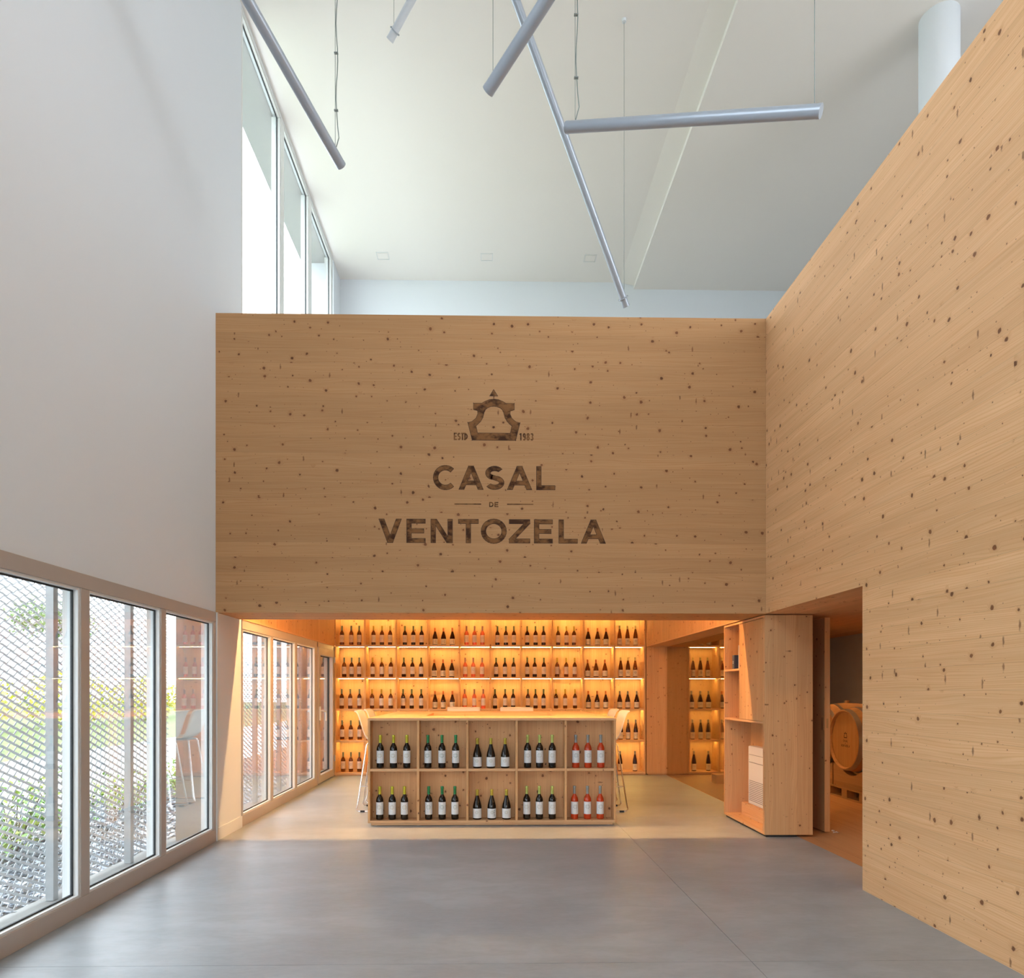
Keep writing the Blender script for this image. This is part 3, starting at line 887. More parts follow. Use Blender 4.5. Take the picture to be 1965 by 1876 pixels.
LB = {'white': plain('label_white', (0.72, 0.75, 0.78), 0.6, var=0.01), 'cream': plain('label_cream', (0.74, 0.66, 0.50), 0.6, var=0.01), 'blush': plain('label_blush', (0.74, 0.62, 0.52), 0.6, var=0.01)}
EM = {'gold': plain('print_gold', (0.40, 0.36, 0.20), 0.5), 'grey': plain('print_grey', (0.27, 0.29, 0.29), 0.5), 'green': plain('print_green', (0.14, 0.25, 0.19), 0.5), 'dark': plain('print_dark', (0.05, 0.04, 0.04), 0.5),
      'pale': plain('print_pale', (0.42, 0.42, 0.34), 0.5), 'red': plain('print_red', (0.35, 0.03, 0.03), 0.5)}

def on_label(mb, r, pts, mi=0):
    """a flat mark wrapped on the front (-Y) of a bottle; pts are (s, z), s = arc length"""
    mb.face([(r * math.sin(s / r), -r * math.cos(s / r), z) for s, z in pts], mi)

def make_bottle(shape, glass, cap, label, emblem, motif='ring', extra=None, twist=0.0):
    P = PROF[shape]
    root = empty('wine_bottle')
    mb = MB(); mb.lathe([(0, 0)] + P['body'], 22); mb.build('bottle_glass', GL[glass], root, True)
    mb = MB(); mb.lathe([(P['cap'][0][0] - 0.003, P['cap'][0][1])] + P['cap'], 16); mb.build('capsule', CP[cap], root, True)
    z0, z1 = P['lab']; r = P['d'] / 2 + 0.0004
    mb = MB(); mb.lathe([(r - 0.0004, z0), (r, z0), (r, z1), (r - 0.0004, z1)], 18, a0=R(-90 - 84) + twist, a1=R(-90 + 84) + twist)
    lb = mb.build('label', LB[label], root, True)
    mb = MB(); re = r + 0.0004; zc = z0 + (z1 - z0) * 0.60
    H = z1 - z0
    Rr = H * 0.15
    nd = 8 if motif == 'ring' else 12
    for k in range(nd):
        a = 2 * PI * k / nd + (PI / 8 if motif == 'ring' else 0)
        ss, zz = Rr * math.cos(a) + twist * re, zc + Rr * math.sin(a)
        w = 0.0042 if motif == 'ring' else 0.003
        ca, sa = math.cos(a) * w * 1.6, math.sin(a) * w * 1.6
        on_label(mb, re, [(ss + ca, zz + sa), (ss - sa * .6, zz + ca * .6), (ss - ca, zz - sa), (ss + sa * .6, zz - ca * .6)])
    for k in range(4):
        a = PI / 2 * k + PI / 4; q = Rr * 0.45
        ss, zz = q * math.cos(a) + twist * re, zc + q * math.sin(a); w = 0.003
        on_label(mb, re, [(ss - w, zz), (ss, zz - w), (ss + w, zz), (ss, zz + w)])
    for zz, ww in ((z0 + H * 0.27, 0.008), (z0 + H * 0.20, 0.014), (z0 + H * 0.10, 0.010)):
        on_label(mb, re, [(-ww + twist * re, zz - 0.0007), (ww + twist * re, zz - 0.0007), (ww + twist * re, zz + 0.0007), (-ww + twist * re, zz + 0.0007)])
    e = mb.build('label_print', EM[emblem], lb)
    if extra:
        mb = MB(); ex = 0.023
        col, kind = extra
        if kind == 'dot':
            on_label(mb, re + 0.0002, [(0.018 + 0.006 * math.cos(2 * PI * i / 10), z0 + H * 0.80 + 0.006 * math.sin(2 * PI * i / 10)) for i in range(10)])
            mb.build('medal_sticker', EM[col], lb)
        else:
            for i in range(6):
                zz = z0 + H * (0.22 + 0.12 * i); w = 0.0035 + 0.0018 * (i % 2)
                on_label(mb, re + 0.0002, [(ex - w, zz), (ex, zz - 0.006), (ex + w, zz), (ex, zz + 0.006)])
            mb.build('vine_ornament', EM[col], lb)
    return root

KINDS = {}
def bottle(kind, loc, label, group, scale=1.0):
    if kind not in KINDS:
        KINDS[kind] = make_bottle(*SPEC[kind]); o = KINDS[kind]
    else:
        o = copy_tree(KINDS[kind])
    o.location = loc
    o.rotation_euler = (0, 0, R(random.uniform(-7, 7)))
    o.scale = (scale, scale, scale)
    return tag(o, label, 'wine bottle', group)

SPEC = {
    'ct_yellow': ('claret', 'black', 'yellow', 'white', 'gold'),
    'ct_green': ('claret', 'black', 'green', 'white', 'green'),
    'ct_gold': ('burgundy', 'black', 'gold', 'white', 'pale', 'rose'),
    'ct_gold_vine': ('burgundy', 'black', 'gold', 'white', 'pale', 'rose', ('dark', 'vine')),
    'ct_pale': ('claret', 'black', 'pale', 'white', 'pale'),
    'ct_rose': ('claret', 'rose', 'silver', 'white', 'grey'),
    'sh_greygreen': ('claret', 'amber', 'grey_green', 'blush', 'grey'),
    'sh_greygreen_red': ('claret', 'amber', 'grey_green', 'blush', 'grey', 'ring', ('red', 'dot')),
    'sh_ochre': ('claret', 'amber', 'ochre', 'blush', 'pale'),
    'sh_green': ('claret', 'dark_amber', 'dark_green', 'blush', 'grey'),
    'sh_orange': ('burgundy', 'dark_amber', 'orange', 'cream', 'pale', 'rose', ('dark', 'vine')),
    'sh_orange_plain': ('burgundy', 'amber', 'orange', 'cream', 'pale', 'rose'),
    'sh_rose': ('claret', 'rose_lit', 'mauve', 'blush', 'grey', 'rose'),
    'sh_flute': ('flute', 'amber', 'straw', 'cream', 'dark'),
    'sh_flute_grey': ('flute', 'dark_amber', 'grey', 'cream', 'grey', 'rose'),
    'sh_grey': ('burgundy', 'dark_amber', 'grey', 'cream', 'pale'),
}
LOOK = {'ct_yellow': 'yellow-capped dark bottle', 'ct_green': 'green-capped dark bottle', 'ct_gold': 'gold-capped sloping-shouldered bottle', 'ct_gold_vine': 'gold-capped bottle with dark ornamented label',
        'ct_pale': 'lime-capped dark bottle', 'ct_rose': 'silver-capped rosé bottle',
        'sh_greygreen': 'amber bottle', 'sh_greygreen_red': 'red-dotted bottle', 'sh_ochre': 'ochre-capped bottle', 'sh_green': 'green-capped bottle', 'sh_orange': 'orange-capped bottle', 'sh_orange_plain': 'orange-capped bottle',
        'sh_rose': 'rosé bottle', 'sh_flute': 'slender bottle', 'sh_flute_grey': 'slender bottle', 'sh_grey': 'grey-capped bottle'}
ORD = ['first', 'second', 'third', 'fourth', 'fifth', 'sixth', 'seventh', 'eighth', 'ninth', 'tenth']
PLACE3 = ['left of three', 'middle of three', 'right of three']

# ------------------------------------------------------------------ tasting counter
ct = thing('tasting_counter', 'square wooden tasting counter with bottle niches on its front, standing before the lit shelves', 'counter', (0.0425, 7.06, 0))
ox = 0.0425
def cb(name, mat, x0, x1, y0, y1, z0, z1): return box(name, MT[mat], x0 - ox, x1 - ox, y0 - 7.06, y1 - 7.06, z0, z1, ct, bevel=0.0012)
CX = [-1.202, -0.702, -0.209, 0.286, 0.781, 1.287]
cb('side_panel', 'upright', CX[0], CX[0] + 0.022, 7.06, 7.26, 0.03, 1.056)
cb('side_panel', 'upright', CX[5] - 0.022, CX[5], 7.06, 7.26, 0.03, 1.056)
for x in CX[1:5]:
    cb('divider', 'upright', x - 0.012, x + 0.012, 7.062, 7.215, 0.0555, 1.056)
xs = [CX[0] + 0.022] + [v for x in CX[1:5] for v in (x - 0.012, x + 0.012)] + [CX[5] - 0.022]
cb('bottom_board', 'board_x', CX[0] + 0.022, CX[5] - 0.022, 7.061, 7.26, 0.030, 0.055)
for i in range(0, 10, 2):
    cb('shelf', 'board_x', xs[i], xs[i + 1], 7.063, 7.215, 0.548, 0.574)
    cb('back_panel', 'niche', xs[i] - 0.011, xs[i + 1] + 0.011, 7.216, 7.236, 0.056, 1.056)
cb('plinth', 'board_x', CX[0] + 0.028, CX[5] - 0.028, 7.075, 7.25, 0.006, 0.0295)
# side wings and rear case carry the top, with knee room for the stools
cb('body_panel', 'upright', CX[0] + 0.34, CX[0] + 0.362, 7.262, 9.10, 0.02, 1.056)
cb('body_panel', 'upright', CX[5] - 0.362, CX[5] - 0.34, 7.262, 9.10, 0.02, 1.056)
cb('body_panel', 'upright', CX[0] + 0.362, CX[5] - 0.362, 9.078, 9.10, 0.02, 1.056)
hx0, hx1, hy0, hy1 = -0.68, 0.745, 7.67, 8.79
cb('counter_top', 'board_x', CX[0] - 0.002, CX[5] + 0.002, 7.055, hy0, 1.0565, 1.083)
cb('counter_top', 'board_x', CX[0] - 0.002, CX[5] + 0.002, hy1, 9.49, 1.0565, 1.083)
cb('counter_top', 'board_y', CX[0] - 0.002, hx0, hy0 + 0.0005, hy1 - 0.0005, 1.0565, 1.083)
cb('counter_top', 'board_y', hx1, CX[5] + 0.002, hy0 + 0.0005, hy1 - 0.0005, 1.0565, 1.083)
cb('well_wall', 'board_x', hx0, hx1, hy1 - 0.0, hy1 + 0.02, 0.80, 1.056)
cb('well_wall', 'board_x', hx0, hx1, hy0 - 0.02, hy0, 0.80, 1.056)
cb('well_wall', 'board_y', hx0 - 0.02, hx0, hy0, hy1, 0.80, 1.056)
cb('well_wall', 'board_y', hx1, hx1 + 0.02, hy0, hy1, 0.80, 1.056)
cb('well_floor', 'board_x', hx0 - 0.02, hx1 + 0.02, hy0 - 0.02, hy1 + 0.02, 0.78, 0.80)
for i in range(6):
    x = min(max(CX[i], CX[0] + 0.07), CX[5] - 0.07)
    mb = MB(); mb.lathe([(0.025, 0), (0.025, 0.006)], 12, c=(x - ox, 0.06, 0)); mb.build('foot', MT['frame_in'], ct)

TOP = [(-1.09, -0.956, -0.822), (-0.609, -0.467, -0.328), (-0.109, 0.028, 0.173), (0.401, 0.523, 0.651), (0.891, 1.015, 1.146)]
LOW = [(-1.095, -0.969, -0.846), (-0.601, -0.465, -0.336), (-0.11, 0.037, 0.186), (0.392, 0.52, 0.651), (0.878, 1.01, 1.139)]
ck = ['ct_yellow', 'ct_green', 'ct_gold', 'ct_pale', 'ct_rose']
for rows, z, rn in ((TOP, 0.574, 'upper'), (LOW, 0.055, 'lower')):
    for i, trio in enumerate(rows):
        for j, x in enumerate(trio):
            kd = ck[i]
            if kd == 'ct_gold' and rn == 'lower' and j == 1: kd = 'ct_gold_vine'
            bottle(kd, (x, 7.133, z), '%s, %s, %s row of counter front, %s niche' % (LOOK[kd], PLACE3[j], rn, ORD[i]), 'wine bottles in the front of the counter')

# ------------------------------------------------------------------ lit bottle shelves
DV = [-2.459, -1.973, -1.472, -0.969, -0.465, 0.036, 0.536, 1.037, 1.537, 2.041, 2.542]
ZR = [0.036, 0.551, 1.057, 1.568, 2.082, 2.598]
DEP = 0.38
def shelf_unit(name, label, dv, x0off=0):
    t = thing(name, label, 'shelving', (dv[0], YS, 0))
    o0 = dv[0]
    def b(nm, mat, x0, x1, y0, y1, z0, z1): return box(nm, MT[mat] if isinstance(mat, str) else mat, x0 - o0, x1 - o0, y0, y1, z0, z1, t)
    n = len(dv)
    b('plinth', 'board_x', dv[0], dv[-1], 0.02, DEP, 0.0, 0.018)
    b('base_board', 'board_x', dv[0], dv[-1], 0.0, DEP, 0.018, ZR[0] + 0.011)
    for x in dv:
        xa, xb = x - 0.011, x + 0.011
        if x == dv[0]: xa, xb = x, x + 0.022
        if x == dv[-1]: xa, xb = x - 0.022, x
        b('upright', 'upright', xa, xb, 0.001, DEP, ZR[0] + 0.011, ZL - 0.002)
    for i in range(n - 1):
        xa = dv[i] + (0.022 if i == 0 else 0.011); xb = dv[i + 1] - (0.022 if i == n - 2 else 0.011)
        b('back_panel', 'shelf', xa, xb, DEP - 0.018, DEP, ZR[0] + 0.011, ZL - 0.002)
        for k in range(1, 5):
            b('shelf', 'board_x', xa, xb, 0.002, DEP - 0.018, ZR[k] - 0.012, ZR[k] + 0.012)
        for k in range(1, 6):
            zt = ZR[k] - 0.012 if k < 5 else ZL - 0.002
            b('led_strip', 'led', xa + 0.012, xb - 0.006, DEP - 0.205, DEP - 0.197, zt - 0.001, zt + 0.006 if k < 5 else zt + 0.001)
    return t
shelf_unit('bottle_shelving', 'wide wooden shelving of backlit bottle niches across the back of the bar', DV)
shelf_unit('bottle_shelving', 'backlit bottle shelving seen through the tinted glass on the right', [3.239, 3.747, 4.255])

SH = {
 5: ([(-2.371, -2.22, -2.09), (-1.86, -1.723, -1.591), (-1.353, -1.215, -1.081), (-0.863, -0.726, -0.582), (-0.35, -0.22, -0.092), (0.153, 0.29, 0.421), (0.638, 0.774, 0.904), (1.142, 1.281, 1.402), (1.632, 1.787, 1.925), (2.147, 2.278, 2.408)],
     ['sh_greygreen', 'sh_ochre', 'sh_green', 'sh_orange', 'sh_rose', 'sh_green', 'sh_green', 'sh_ochre', 'sh_orange', 'sh_flute']),
 4: ([(-2.334, -2.215, -2.091), (-1.874, -1.728, -1.578), (-1.369, -1.23, -1.087), (-0.876, -0.734, -0.59), (-0.373, -0.242, -0.098), (0.13, 0.274, 0.415), (0.638, 0.76, 0.909), (1.126, 1.275, 1.414), (1.624, 1.762, 1.909), (2.167, 2.285, 2.404)],
     ['sh_greygreen', 'sh_ochre', 'sh_green', 'sh_orange', 'sh_rose', 'sh_green', 'sh_green', 'sh_ochre', 'sh_orange_plain', 'sh_flute']),
 3: ([(-2.375, -2.235, -2.088), (-1.884, -1.732, -1.583), (-1.38, -1.24, -1.087), (-0.863, -0.73, -0.582), (-0.382, -0.224, -0.078), (0.113, 0.278, 0.409), (0.649, 0.774, 0.904), (1.107, 1.258, 1.42), (1.638, 1.78, 1.923), (2.152, 2.281, 2.428)],
     ['sh_greygreen_red', 'sh_ochre', 'sh_green', 'sh_orange', 'sh_rose', 'sh_green', 'sh_green', 'sh_ochre', 'sh_orange', 'sh_grey']),
 2: ([(-2.369, -2.227, -2.087), (-1.87, -1.72, -1.58), (), (), (), (), (), (), (), (2.169, 2.288, 2.413)], ['sh_greygreen', 'sh_ochre', 0, 0, 0, 0, 0, 0, 0, 'sh_flute_grey']),
 1: ([(-2.353, -2.226, -2.09), (), (), (), (), (), (), (), (), (2.16, 2.4)], ['sh_greygreen', 0, 0, 0, 0, 0, 0, 0, 0, 'sh_flute_grey']),
}
RN = {5: 'top row', 4: 'second row', 3: 'third row', 2: 'fourth row', 1: 'bottom row'}
for rk, (xsr, kinds) in SH.items():
    z = (ZR[rk - 1] + 0.012) if rk > 1 else ZR[0] + 0.011
    for i, trio in enumerate(xsr):
        for j, x in enumerate(trio):
            pl = PLACE3[j] if len(trio) == 3 else ('left of two', 'right of two')[j]
            bottle(kinds[i], (x, YS + 0.16 + random.uniform(-0.01, 0.01), z), '%s, %s, %s, %s column of lit back shelves' % (LOOK[kinds[i]], pl, RN[rk], ORD[i]),
                   'wine bottles on the lit back shelves', 0.95)
for rk, kd, trio in ((5, 'sh_flute', (3.354, 3.481, 3.609)), (4, 'sh_flute', (3.354, 3.476, 3.597)), (3, 'sh_grey', (3.327, 3.472, 3.609)), (2, 'sh_flute_grey', (3.343, 3.481, 3.609)), (1, 'sh_flute_grey', (3.373, 3.609))):
    z = (ZR[rk - 1] + 0.012) if rk > 1 else ZR[0] + 0.011
    for j, x in enumerate(trio):
        pl = PLACE3[j] if len(trio) == 3 else ('left of two', 'right of two')[j]
        bottle(kd, (x, YS + 0.16, z), '%s behind the tinted glass, %s, %s of shelving' % (LOOK[kd], pl, RN[rk]), 'wine bottles behind the tinted glass', 0.95)
for rk, kd in ((4, 'sh_flute'), (3, 'sh_orange'), (2, 'sh_flute_grey')):
    bottle(kd, (3.83, YS + 0.16, ZR[rk - 1] + 0.012), '%s half hidden behind cabinet edge, %s seen through tinted glass' % (LOOK[kd], RN[rk]), 'wine bottles behind the tinted glass', 0.95)

# ------------------------------------------------------------------ bar stools
def make_stool():
    """bar stool facing +X, its back towards -X; origin on the floor below the seat"""
    root = empty('bar_stool')
    prof = [(0.215, 0.775), (0.205, 0.793), (0.17, 0.800), (0.08, 0.790), (-0.02, 0.782), (-0.09, 0.788), (-0.135, 0.812), (-0.162, 0.86), (-0.182, 0.92), (-0.203, 0.99), (-0.222, 1.05), (-0.240, 1.095), (-0.256, 1.118), (-0.280, 1.128)]
    nw = 12
    mb = MB(); n = len(prof)
    for i, (x, z) in enumerate(prof):
        f = i / (n - 1)
        hw = 0.195 + 0.032 * math.sin(min(1, f * 1.15) * PI * 0.5)
        if f < 0.12: hw -= 0.02 * (1 - f / 0.12)
        if i == n - 1: hw -= 0.008
        for k in range(nw + 1):
            s = -1 + 2 * k / nw
            dish = (abs(s) ** 2.4)
            xx = x + (0.022 * dish if f > 0.45 else 0.0)
            zz = z + (0.012 * dish if f <= 0.5 else 0.0)
            mb.v.append((xx, s * hw, zz))
    for i in range(n - 1):
        for k in range(nw):
            a = i * (nw + 1) + k
            mb.f.append((a, a + 1, a + nw + 2, a + nw + 1)); mb.mi.append(0)
    sh = mb.build('seat_shell', MT['shell'], root, True)
    so = sh.modifiers.new('thickness', 'SOLIDIFY'); so.thickness = 0.013; so.offset = 0
    for s in (-1, 1):
        y0, y1 = s * 0.13, s * 0.205
        mb = MB()
        pts = [(-0.115, y0, 0.768), (-0.135, y0 + s * 0.004, 0.745), (-0.225, y1 - s * 0.005, 0.09), (-0.240, y1, 0.035), (-0.222, y1, 0.014), (-0.19, y1, 0.011),
               (0.21, y1, 0.011), (0.235, y1, 0.016), (0.242, y1, 0.04), (0.13, y0 + s * 0.004, 0.745), (0.11, y0, 0.768)]
        mb.tube(pts, 0.0075, 8); mb.build('sled_leg', MT['chrome'], root, True)
        for x in (-0.17, 0.18):
            box('glide', MT['pad'], x - 0.025, x + 0.025, y1 - 0.009, y1 + 0.009, 0.0, 0.02, root)
    box('seat_mount', MT['galv'], -0.12, 0.12, -0.135, 0.135, 0.757, 0.776, root, bevel=0.004)
    mb = MB(); mb.tube([(0.205, -0.182, 0.285), (0.205, 0.182, 0.285)], 0.0075, 8); mb.build('footrest', MT['chrome'], root, True)
    for s in (-1, 1):
        mb = MB(); mb.tube([(-0.198, s * 0.182, 0.285), (0.205, s * 0.182, 0.285)], 0.006, 8); mb.build('side_bar', MT['chrome'], root, True)
    return root
st0 = make_stool()
G = 'white bar stools around the counter'
stools = [(-1.232, 8.09, 0, 'white bar stool at the left side of the counter, the nearer one'),
          (-1.232, 8.70, 0, 'white bar stool at the left side of the counter, the farther one'),
          (1.322, 8.03, PI, 'white bar stool at the right side of the counter, the nearer one'),
          (1.322, 8.70, PI, 'white bar stool at the right side of the counter, the farther one'),
          (-0.335, 9.46, -PI / 2, 'white bar stool behind the counter, the left one, backrest top showing'),
          (0.395, 9.46, -PI / 2, 'white bar stool behind the counter, the right one, backrest top showing')]
for i, (x, y, a, lab) in enumerate(stools):
    o = st0 if i == 0 else copy_tree(st0)
    o.location = (x, y, 0); o.rotation_euler = (0, 0, a)
    tag(o, lab, 'bar stool', G)

# ------------------------------------------------------------------ cabinet at the end of the partition
c0x, c1x, c0y, c1y = 2.556, 3.005, 6.455, 7.575
cab = thing('open_cabinet', 'tall pine cabinet with open cubbies, closed upper door and heater niche', 'cabinet', (c0x, c0y, 0))
def kb(name, mat, x0, x1, y0, y1, z0, z1, parent=cab, bevel=0.001): return box(name, MT[mat] if mat in MT else mat, x0 - c0x, x1 - c0x, y0 - c0y, y1 - c0y, z0, z1, parent, bevel=bevel)
kb('end_panel', 'upright', c0x, c1x, c0y, c0y + 0.04, 0.022, 2.056)
kb('end_panel', 'upright', c0x, 2.872, c1y - 0.022, c1y, 0.022, 2.056)
kb('back_panel', 'upright', 2.84, 2.86, c0y + 0.04, c1y - 0.022, 0.022, 2.056)
kb('top_board', 'board_y', c0x, 2.84, c0y + 0.04, c1y - 0.022, 2.036, 2.056)
kb('bottom_board', 'board_y', c0x, 2.84, c0y + 0.04, c1y - 0.022, 0.022, 0.042)
kb('plinth', 'pad', c0x + 0.02, 2.86, c0y + 0.015, c1y - 0.01, 0.0, 0.022)
kb('shelf', 'board_y', c0x, 2.84, c0y + 0.04, c1y - 0.022, 1.047, 1.068)
kb('divider', 'upright', c0x, 2.84, 7.10, 7.118, 1.068, 2.036)
kb('shelf', 'board_y', c0x, 2.84, 7.118, c1y - 0.022, 1.563, 1.583)
kb('door', 'upright', c0x, c0x + 0.02, c0y + 0.042, 7.108, 1.071, 2.030)
kb('raised_step', 'board_y', 2.70, 2.84, c0y + 0.04, 7.44, 0.042, 0.175)
struct('light_blocker', MT['upright'], [(2.895, 3.235, 7.64, 7.70, 0.001, ZH)], label='wooden panel added behind the cabinet to keep the door gap dark')  # panel added to block light, so the gap by the door stays dark
# appliance in the niche
hx = 2.735
ht = thing('portable_heater', 'white portable appliance with vent slots inside the wooden cabinet niche', 'heater', (hx, 6.87, 0.175))
mb = MB(); mb.box(0, 0.10, 0, 0.48, 0.0, 0.605); mb.build('casing', MT['appliance'], ht, bevel=0.012)
box('lid_gap', MT['slot'], -0.0015, 0.01, 0.012, 0.45, 0.515, 0.519, ht)
box('front_gap', MT['slot'], -0.0015, 0.01, 0.012, 0.45, 0.435, 0.441, ht)
box('badge', MT['slot'], -0.001, 0.01, 0.44, 0.452, 0.458, 0.464, ht)
for i in range(12):
    box('vent_slot', MT['slot'], -0.0012, 0.01, 0.02, 0.445, 0.04 + i * 0.0185, 0.046 + i * 0.0185, ht)
# things in the upper cubby
bk = thing('box_file', 'dark blue box standing in the upper cubby of the cabinet', 'box', (2.563, 7.28, 1.583))
box('box_body', MT['blue'], 0, 0.16, 0, 0.06, 0, 0.145, bk, bevel=0.003)
mb = MB()
mb.lathe([(0.010, 0), (0.014, 0)], 14, c=(0, 0, 0), axis='X')
em = mb.build('round_mark', MT['frame_in'], bk); em.location = (-0.0008, 0.03, 0.07)
pp = MB(); pp.box(2.5548, 2.5568, 7.119, 7.13, 1.584, 1.82)
tag(pp.build('paper_sheet', MT['paper']), 'white sheet of paper standing at the edge of the upper cubby', 'paper')

# ------------------------------------------------------------------ cellar: door, barrels
d2 = struct('door_2'); d2['label'] = 'thick wooden cellar door standing open'
box('door_leaf', MT['upright'], 3.205, 3.257, 6.64, 7.60, 0.012, ZH - 0.01, d2, bevel=0.001)
box('latch_plate', MT['brass'], 3.200, 3.2052, 6.655, 6.70, 0.98, 1.10, d2)
box('latch_plate', MT['brass'], 3.222, 3.240, 6.638, 6.6402, 1.0, 1.09, d2)
mb = MB(); mb.lathe([(0, -0.002), (0.009, -0.002), (0.009, 0)], 12, axis='Z')
kn = mb.build('bolt_head', MT['galv'], d2); kn.rotation_euler = (R(90), 0, 0); kn.location = (3.232, 6.639, 1.93)
crumple = MB()
for i in range(14):
    a = random.uniform(0, 2 * PI); r0 = random.uniform(0, 0.04); s = random.uniform(0.01, 0.02)
    cx, cy, cz = 3.285 + r0 * math.cos(a), 6.62 + 0.5 * r0 * math.sin(a), random.uniform(0.004, 0.02)
    p = [Vector((random.uniform(-s, s), random.uniform(-s, s), random.uniform(-s * .4, s * .4))) + Vector((cx, cy, cz + s * .4)) for _ in range(4)]
    for f in ((0, 1, 2), (0, 3, 1), (1, 3, 2), (0, 2, 3)):
        crumple.face([p[j] for j in f])
cr = crumple.build('paper_wad', MT['paper'])
tag(cr, 'crumpled white paper wedged at the foot of the open cellar door', 'paper')

def make_barrel():
    """barrel lying along X, its head at x = 0 facing -X, origin at its axis below"""
    root = empty('wine_barrel')
    L, zc = 0.94, 0.70
    prof = [(0.318, 0.028), (0.334, 0.0), (0.345, 0.002), (0.362, 0.08), (0.388, 0.20), (0.408, 0.34), (0.415, 0.47), (0.408, 0.60), (0.388, 0.74), (0.362, 0.86), (0.345, 0.938), (0.318, 0.938)]
    mb = MB(); mb.lathe(prof, 40, axis='X', c=(0, 0, zc)); mb.build('staves', MT['oak_stave'], root, True)
    mb = MB(); ny = 7
    for i in range(ny):                                        # head boards
        y0, y1 = -0.322 + i * 0.092, -0.322 + (i + 1) * 0.092 - 0.002
        def zz(y): return math.sqrt(max(0.0, 0.322 ** 2 - y * y))
        pts = [(y0, -zz(y0)), (y1, -zz(y1)), (y1, zz(y1)), (y0, zz(y0))]
        if i == ny // 2: pass
        b = len(mb.v)
        for dx in (0.030, 0.045):
            mb.v += [(dx, y, zc + z) for y, z in pts]
        mb.f += [(b, b + 3, b + 2, b + 1), (b + 4, b + 5, b + 6, b + 7), (b, b + 1, b + 5, b + 4), (b + 1, b + 2, b + 6, b + 5), (b + 2, b + 3, b + 7, b + 6), (b + 3, b, b + 4, b + 7)]
        mb.mi += [0] * 6
    mb.lathe([(0.32, 0.034), (0.0, 0.034)], 32, axis='X', c=(0, 0, zc))
    hdm = mb.build('barrel_head', MT['oak'], root)
    for x0, x1 in ((0.004, 0.058), (0.13, 0.17), (0.27, 0.31), (0.63, 0.67), (0.77, 0.81), (0.882, 0.936)):
        def rr(x):
            for (ra, ha), (rb, hb) in zip(prof[2:], prof[3:]):
                if ha <= x <= hb: return ra + (rb - ra) * (x - ha) / (hb - ha)
            return 0.345
        mb = MB(); mb.lathe([(rr(x0), x0), (rr(x0) + 0.003, x0), (rr(x1) + 0.003, x1), (rr(x1), x1)], 40, axis='X', c=(0, 0, zc)); mb.build('hoop', MT['hoop'], root, True)
    mb = MB(); mb.lathe([(0.028, 0.0), (0.028, 0.035), (0.0, 0.035)], 14, c=(0.47, 0, zc + 0.41)); mb.build('bung', MT['pallet'], root, True)
    # burnt mark on the head: emblem and words, on the plane x = 0.0295
    mk = MB(); k = 0.00020
    def put(polys):
        for p in polys:
            mk.face([(0.0290, -px, pz) for px, pz in p][::-1])
    zt = zc + 0.085
    fx = lambda u: (u - 970) * k
    fz = lambda v: zt - (v - 173) * k * 1.05
    put(emblem_polys(fx, fz)); put([[(fx(941), fz(147)), (fx(996), fz(147)), (fx(968), fz(100))]])
    def line(txt, w_tot, z0, h):
        n = len(txt); w = w_tot / n
        for i, ch in enumerate(txt):
            put([[(-w_tot / 2 + i * w + px * h, z0 + pz * h) for px, pz in q] for q in letter_polys(ch, w * 0.8 / h, 0.2)])
    line('CASAL', 0.11, zc - 0.025, 0.024); line('DE', 0.02, zc - 0.047, 0.012); line('VENTOZELA', 0.20, zc - 0.082, 0.024)
    mk.build('burnt_mark', MT['dark_line'], hdm)
    return root
b0 = make_barrel()
bl = [(4.40, 8.64, 'oak barrel with burnt emblem on its head, nearest the doorway'), (4.42, 9.55, 'oak barrel just behind and left of the marked one, mostly hidden'),
      (5.62, 8.45, 'oak barrel of the back row, hoop showing at the right edge'), (5.62, 9.35, 'oak barrel of the back row, farther from the doorway')]
for i, (x, y, lab) in enumerate(bl):
    o = b0 if i == 0 else copy_tree(b0)
    o.location = (x, y, 0); o.scale = (1.07, 1.07, 1.07); tag(o, lab, 'barrel', 'oak wine barrels in the cellar')
# cradle blocks on a pallet
pl = thing('pallet', 'wooden pallet with cradle blocks under the oak barrels', 'pallet', (4.48, 8.28, 0))
for i in range(5):
    box('deck_board', MT['pallet'], 0 + i * 0.24, 0.18 + i * 0.24, 0, 1.75, 0.118, 0.14, pl)
for y in (0.0, 0.42, 0.84, 1.26, 1.62):
    for x in (0.0, 0.5, 1.0):
        box('block', MT['pallet'], x, x + 0.14, y, y + 0.13, 0.022, 0.098, pl)
    box('stringer', MT['pallet'], 0, 1.14, y, y + 0.13, 0.098, 0.118, pl)
for x in (0, 0.5, 1.0):
    box('bottom_board', MT['pallet'], x, x + 0.14, 0, 1.75, 0.0, 0.022, pl)
for x in (0.02, 0.70):
    sad = MB()
    for c in (0.36, 1.27):
        pts = [(-0.44, 0.14), (0.44, 0.14), (0.44, 0.42)] + [(0.43 * math.cos(a), 0.75 - 0.447 * math.sin(a)) for a in [R(58 + 64 * q / 8) for q in range(9)]] + [(-0.44, 0.42)]
        b = len(sad.v); n = len(pts)
        sad.v += [(x, c + y, z) for y, z in pts] + [(x + 0.10, c + y, z) for y, z in pts]
        sad.f.append(tuple(b + i for i in reversed(range(n)))); sad.f.append(tuple(b + n + i for i in range(n))); sad.mi += [0, 0]
        for i in range(n):
            j = (i + 1) % n
            sad.f.append((b + i, b + j, b + n + j, b + n + i)); sad.mi.append(0)
    sad.build('cradle', MT['pallet'], pl)

box_ = thing('wooden_block', 'small pale wooden block on the floor behind the tinted glass', 'block', (3.32, 10.2, 0))
box('block_body', MT['board_x'], 0, 0.3, 0, 0.2, 0, 0.13, box_, bevel=0.003)

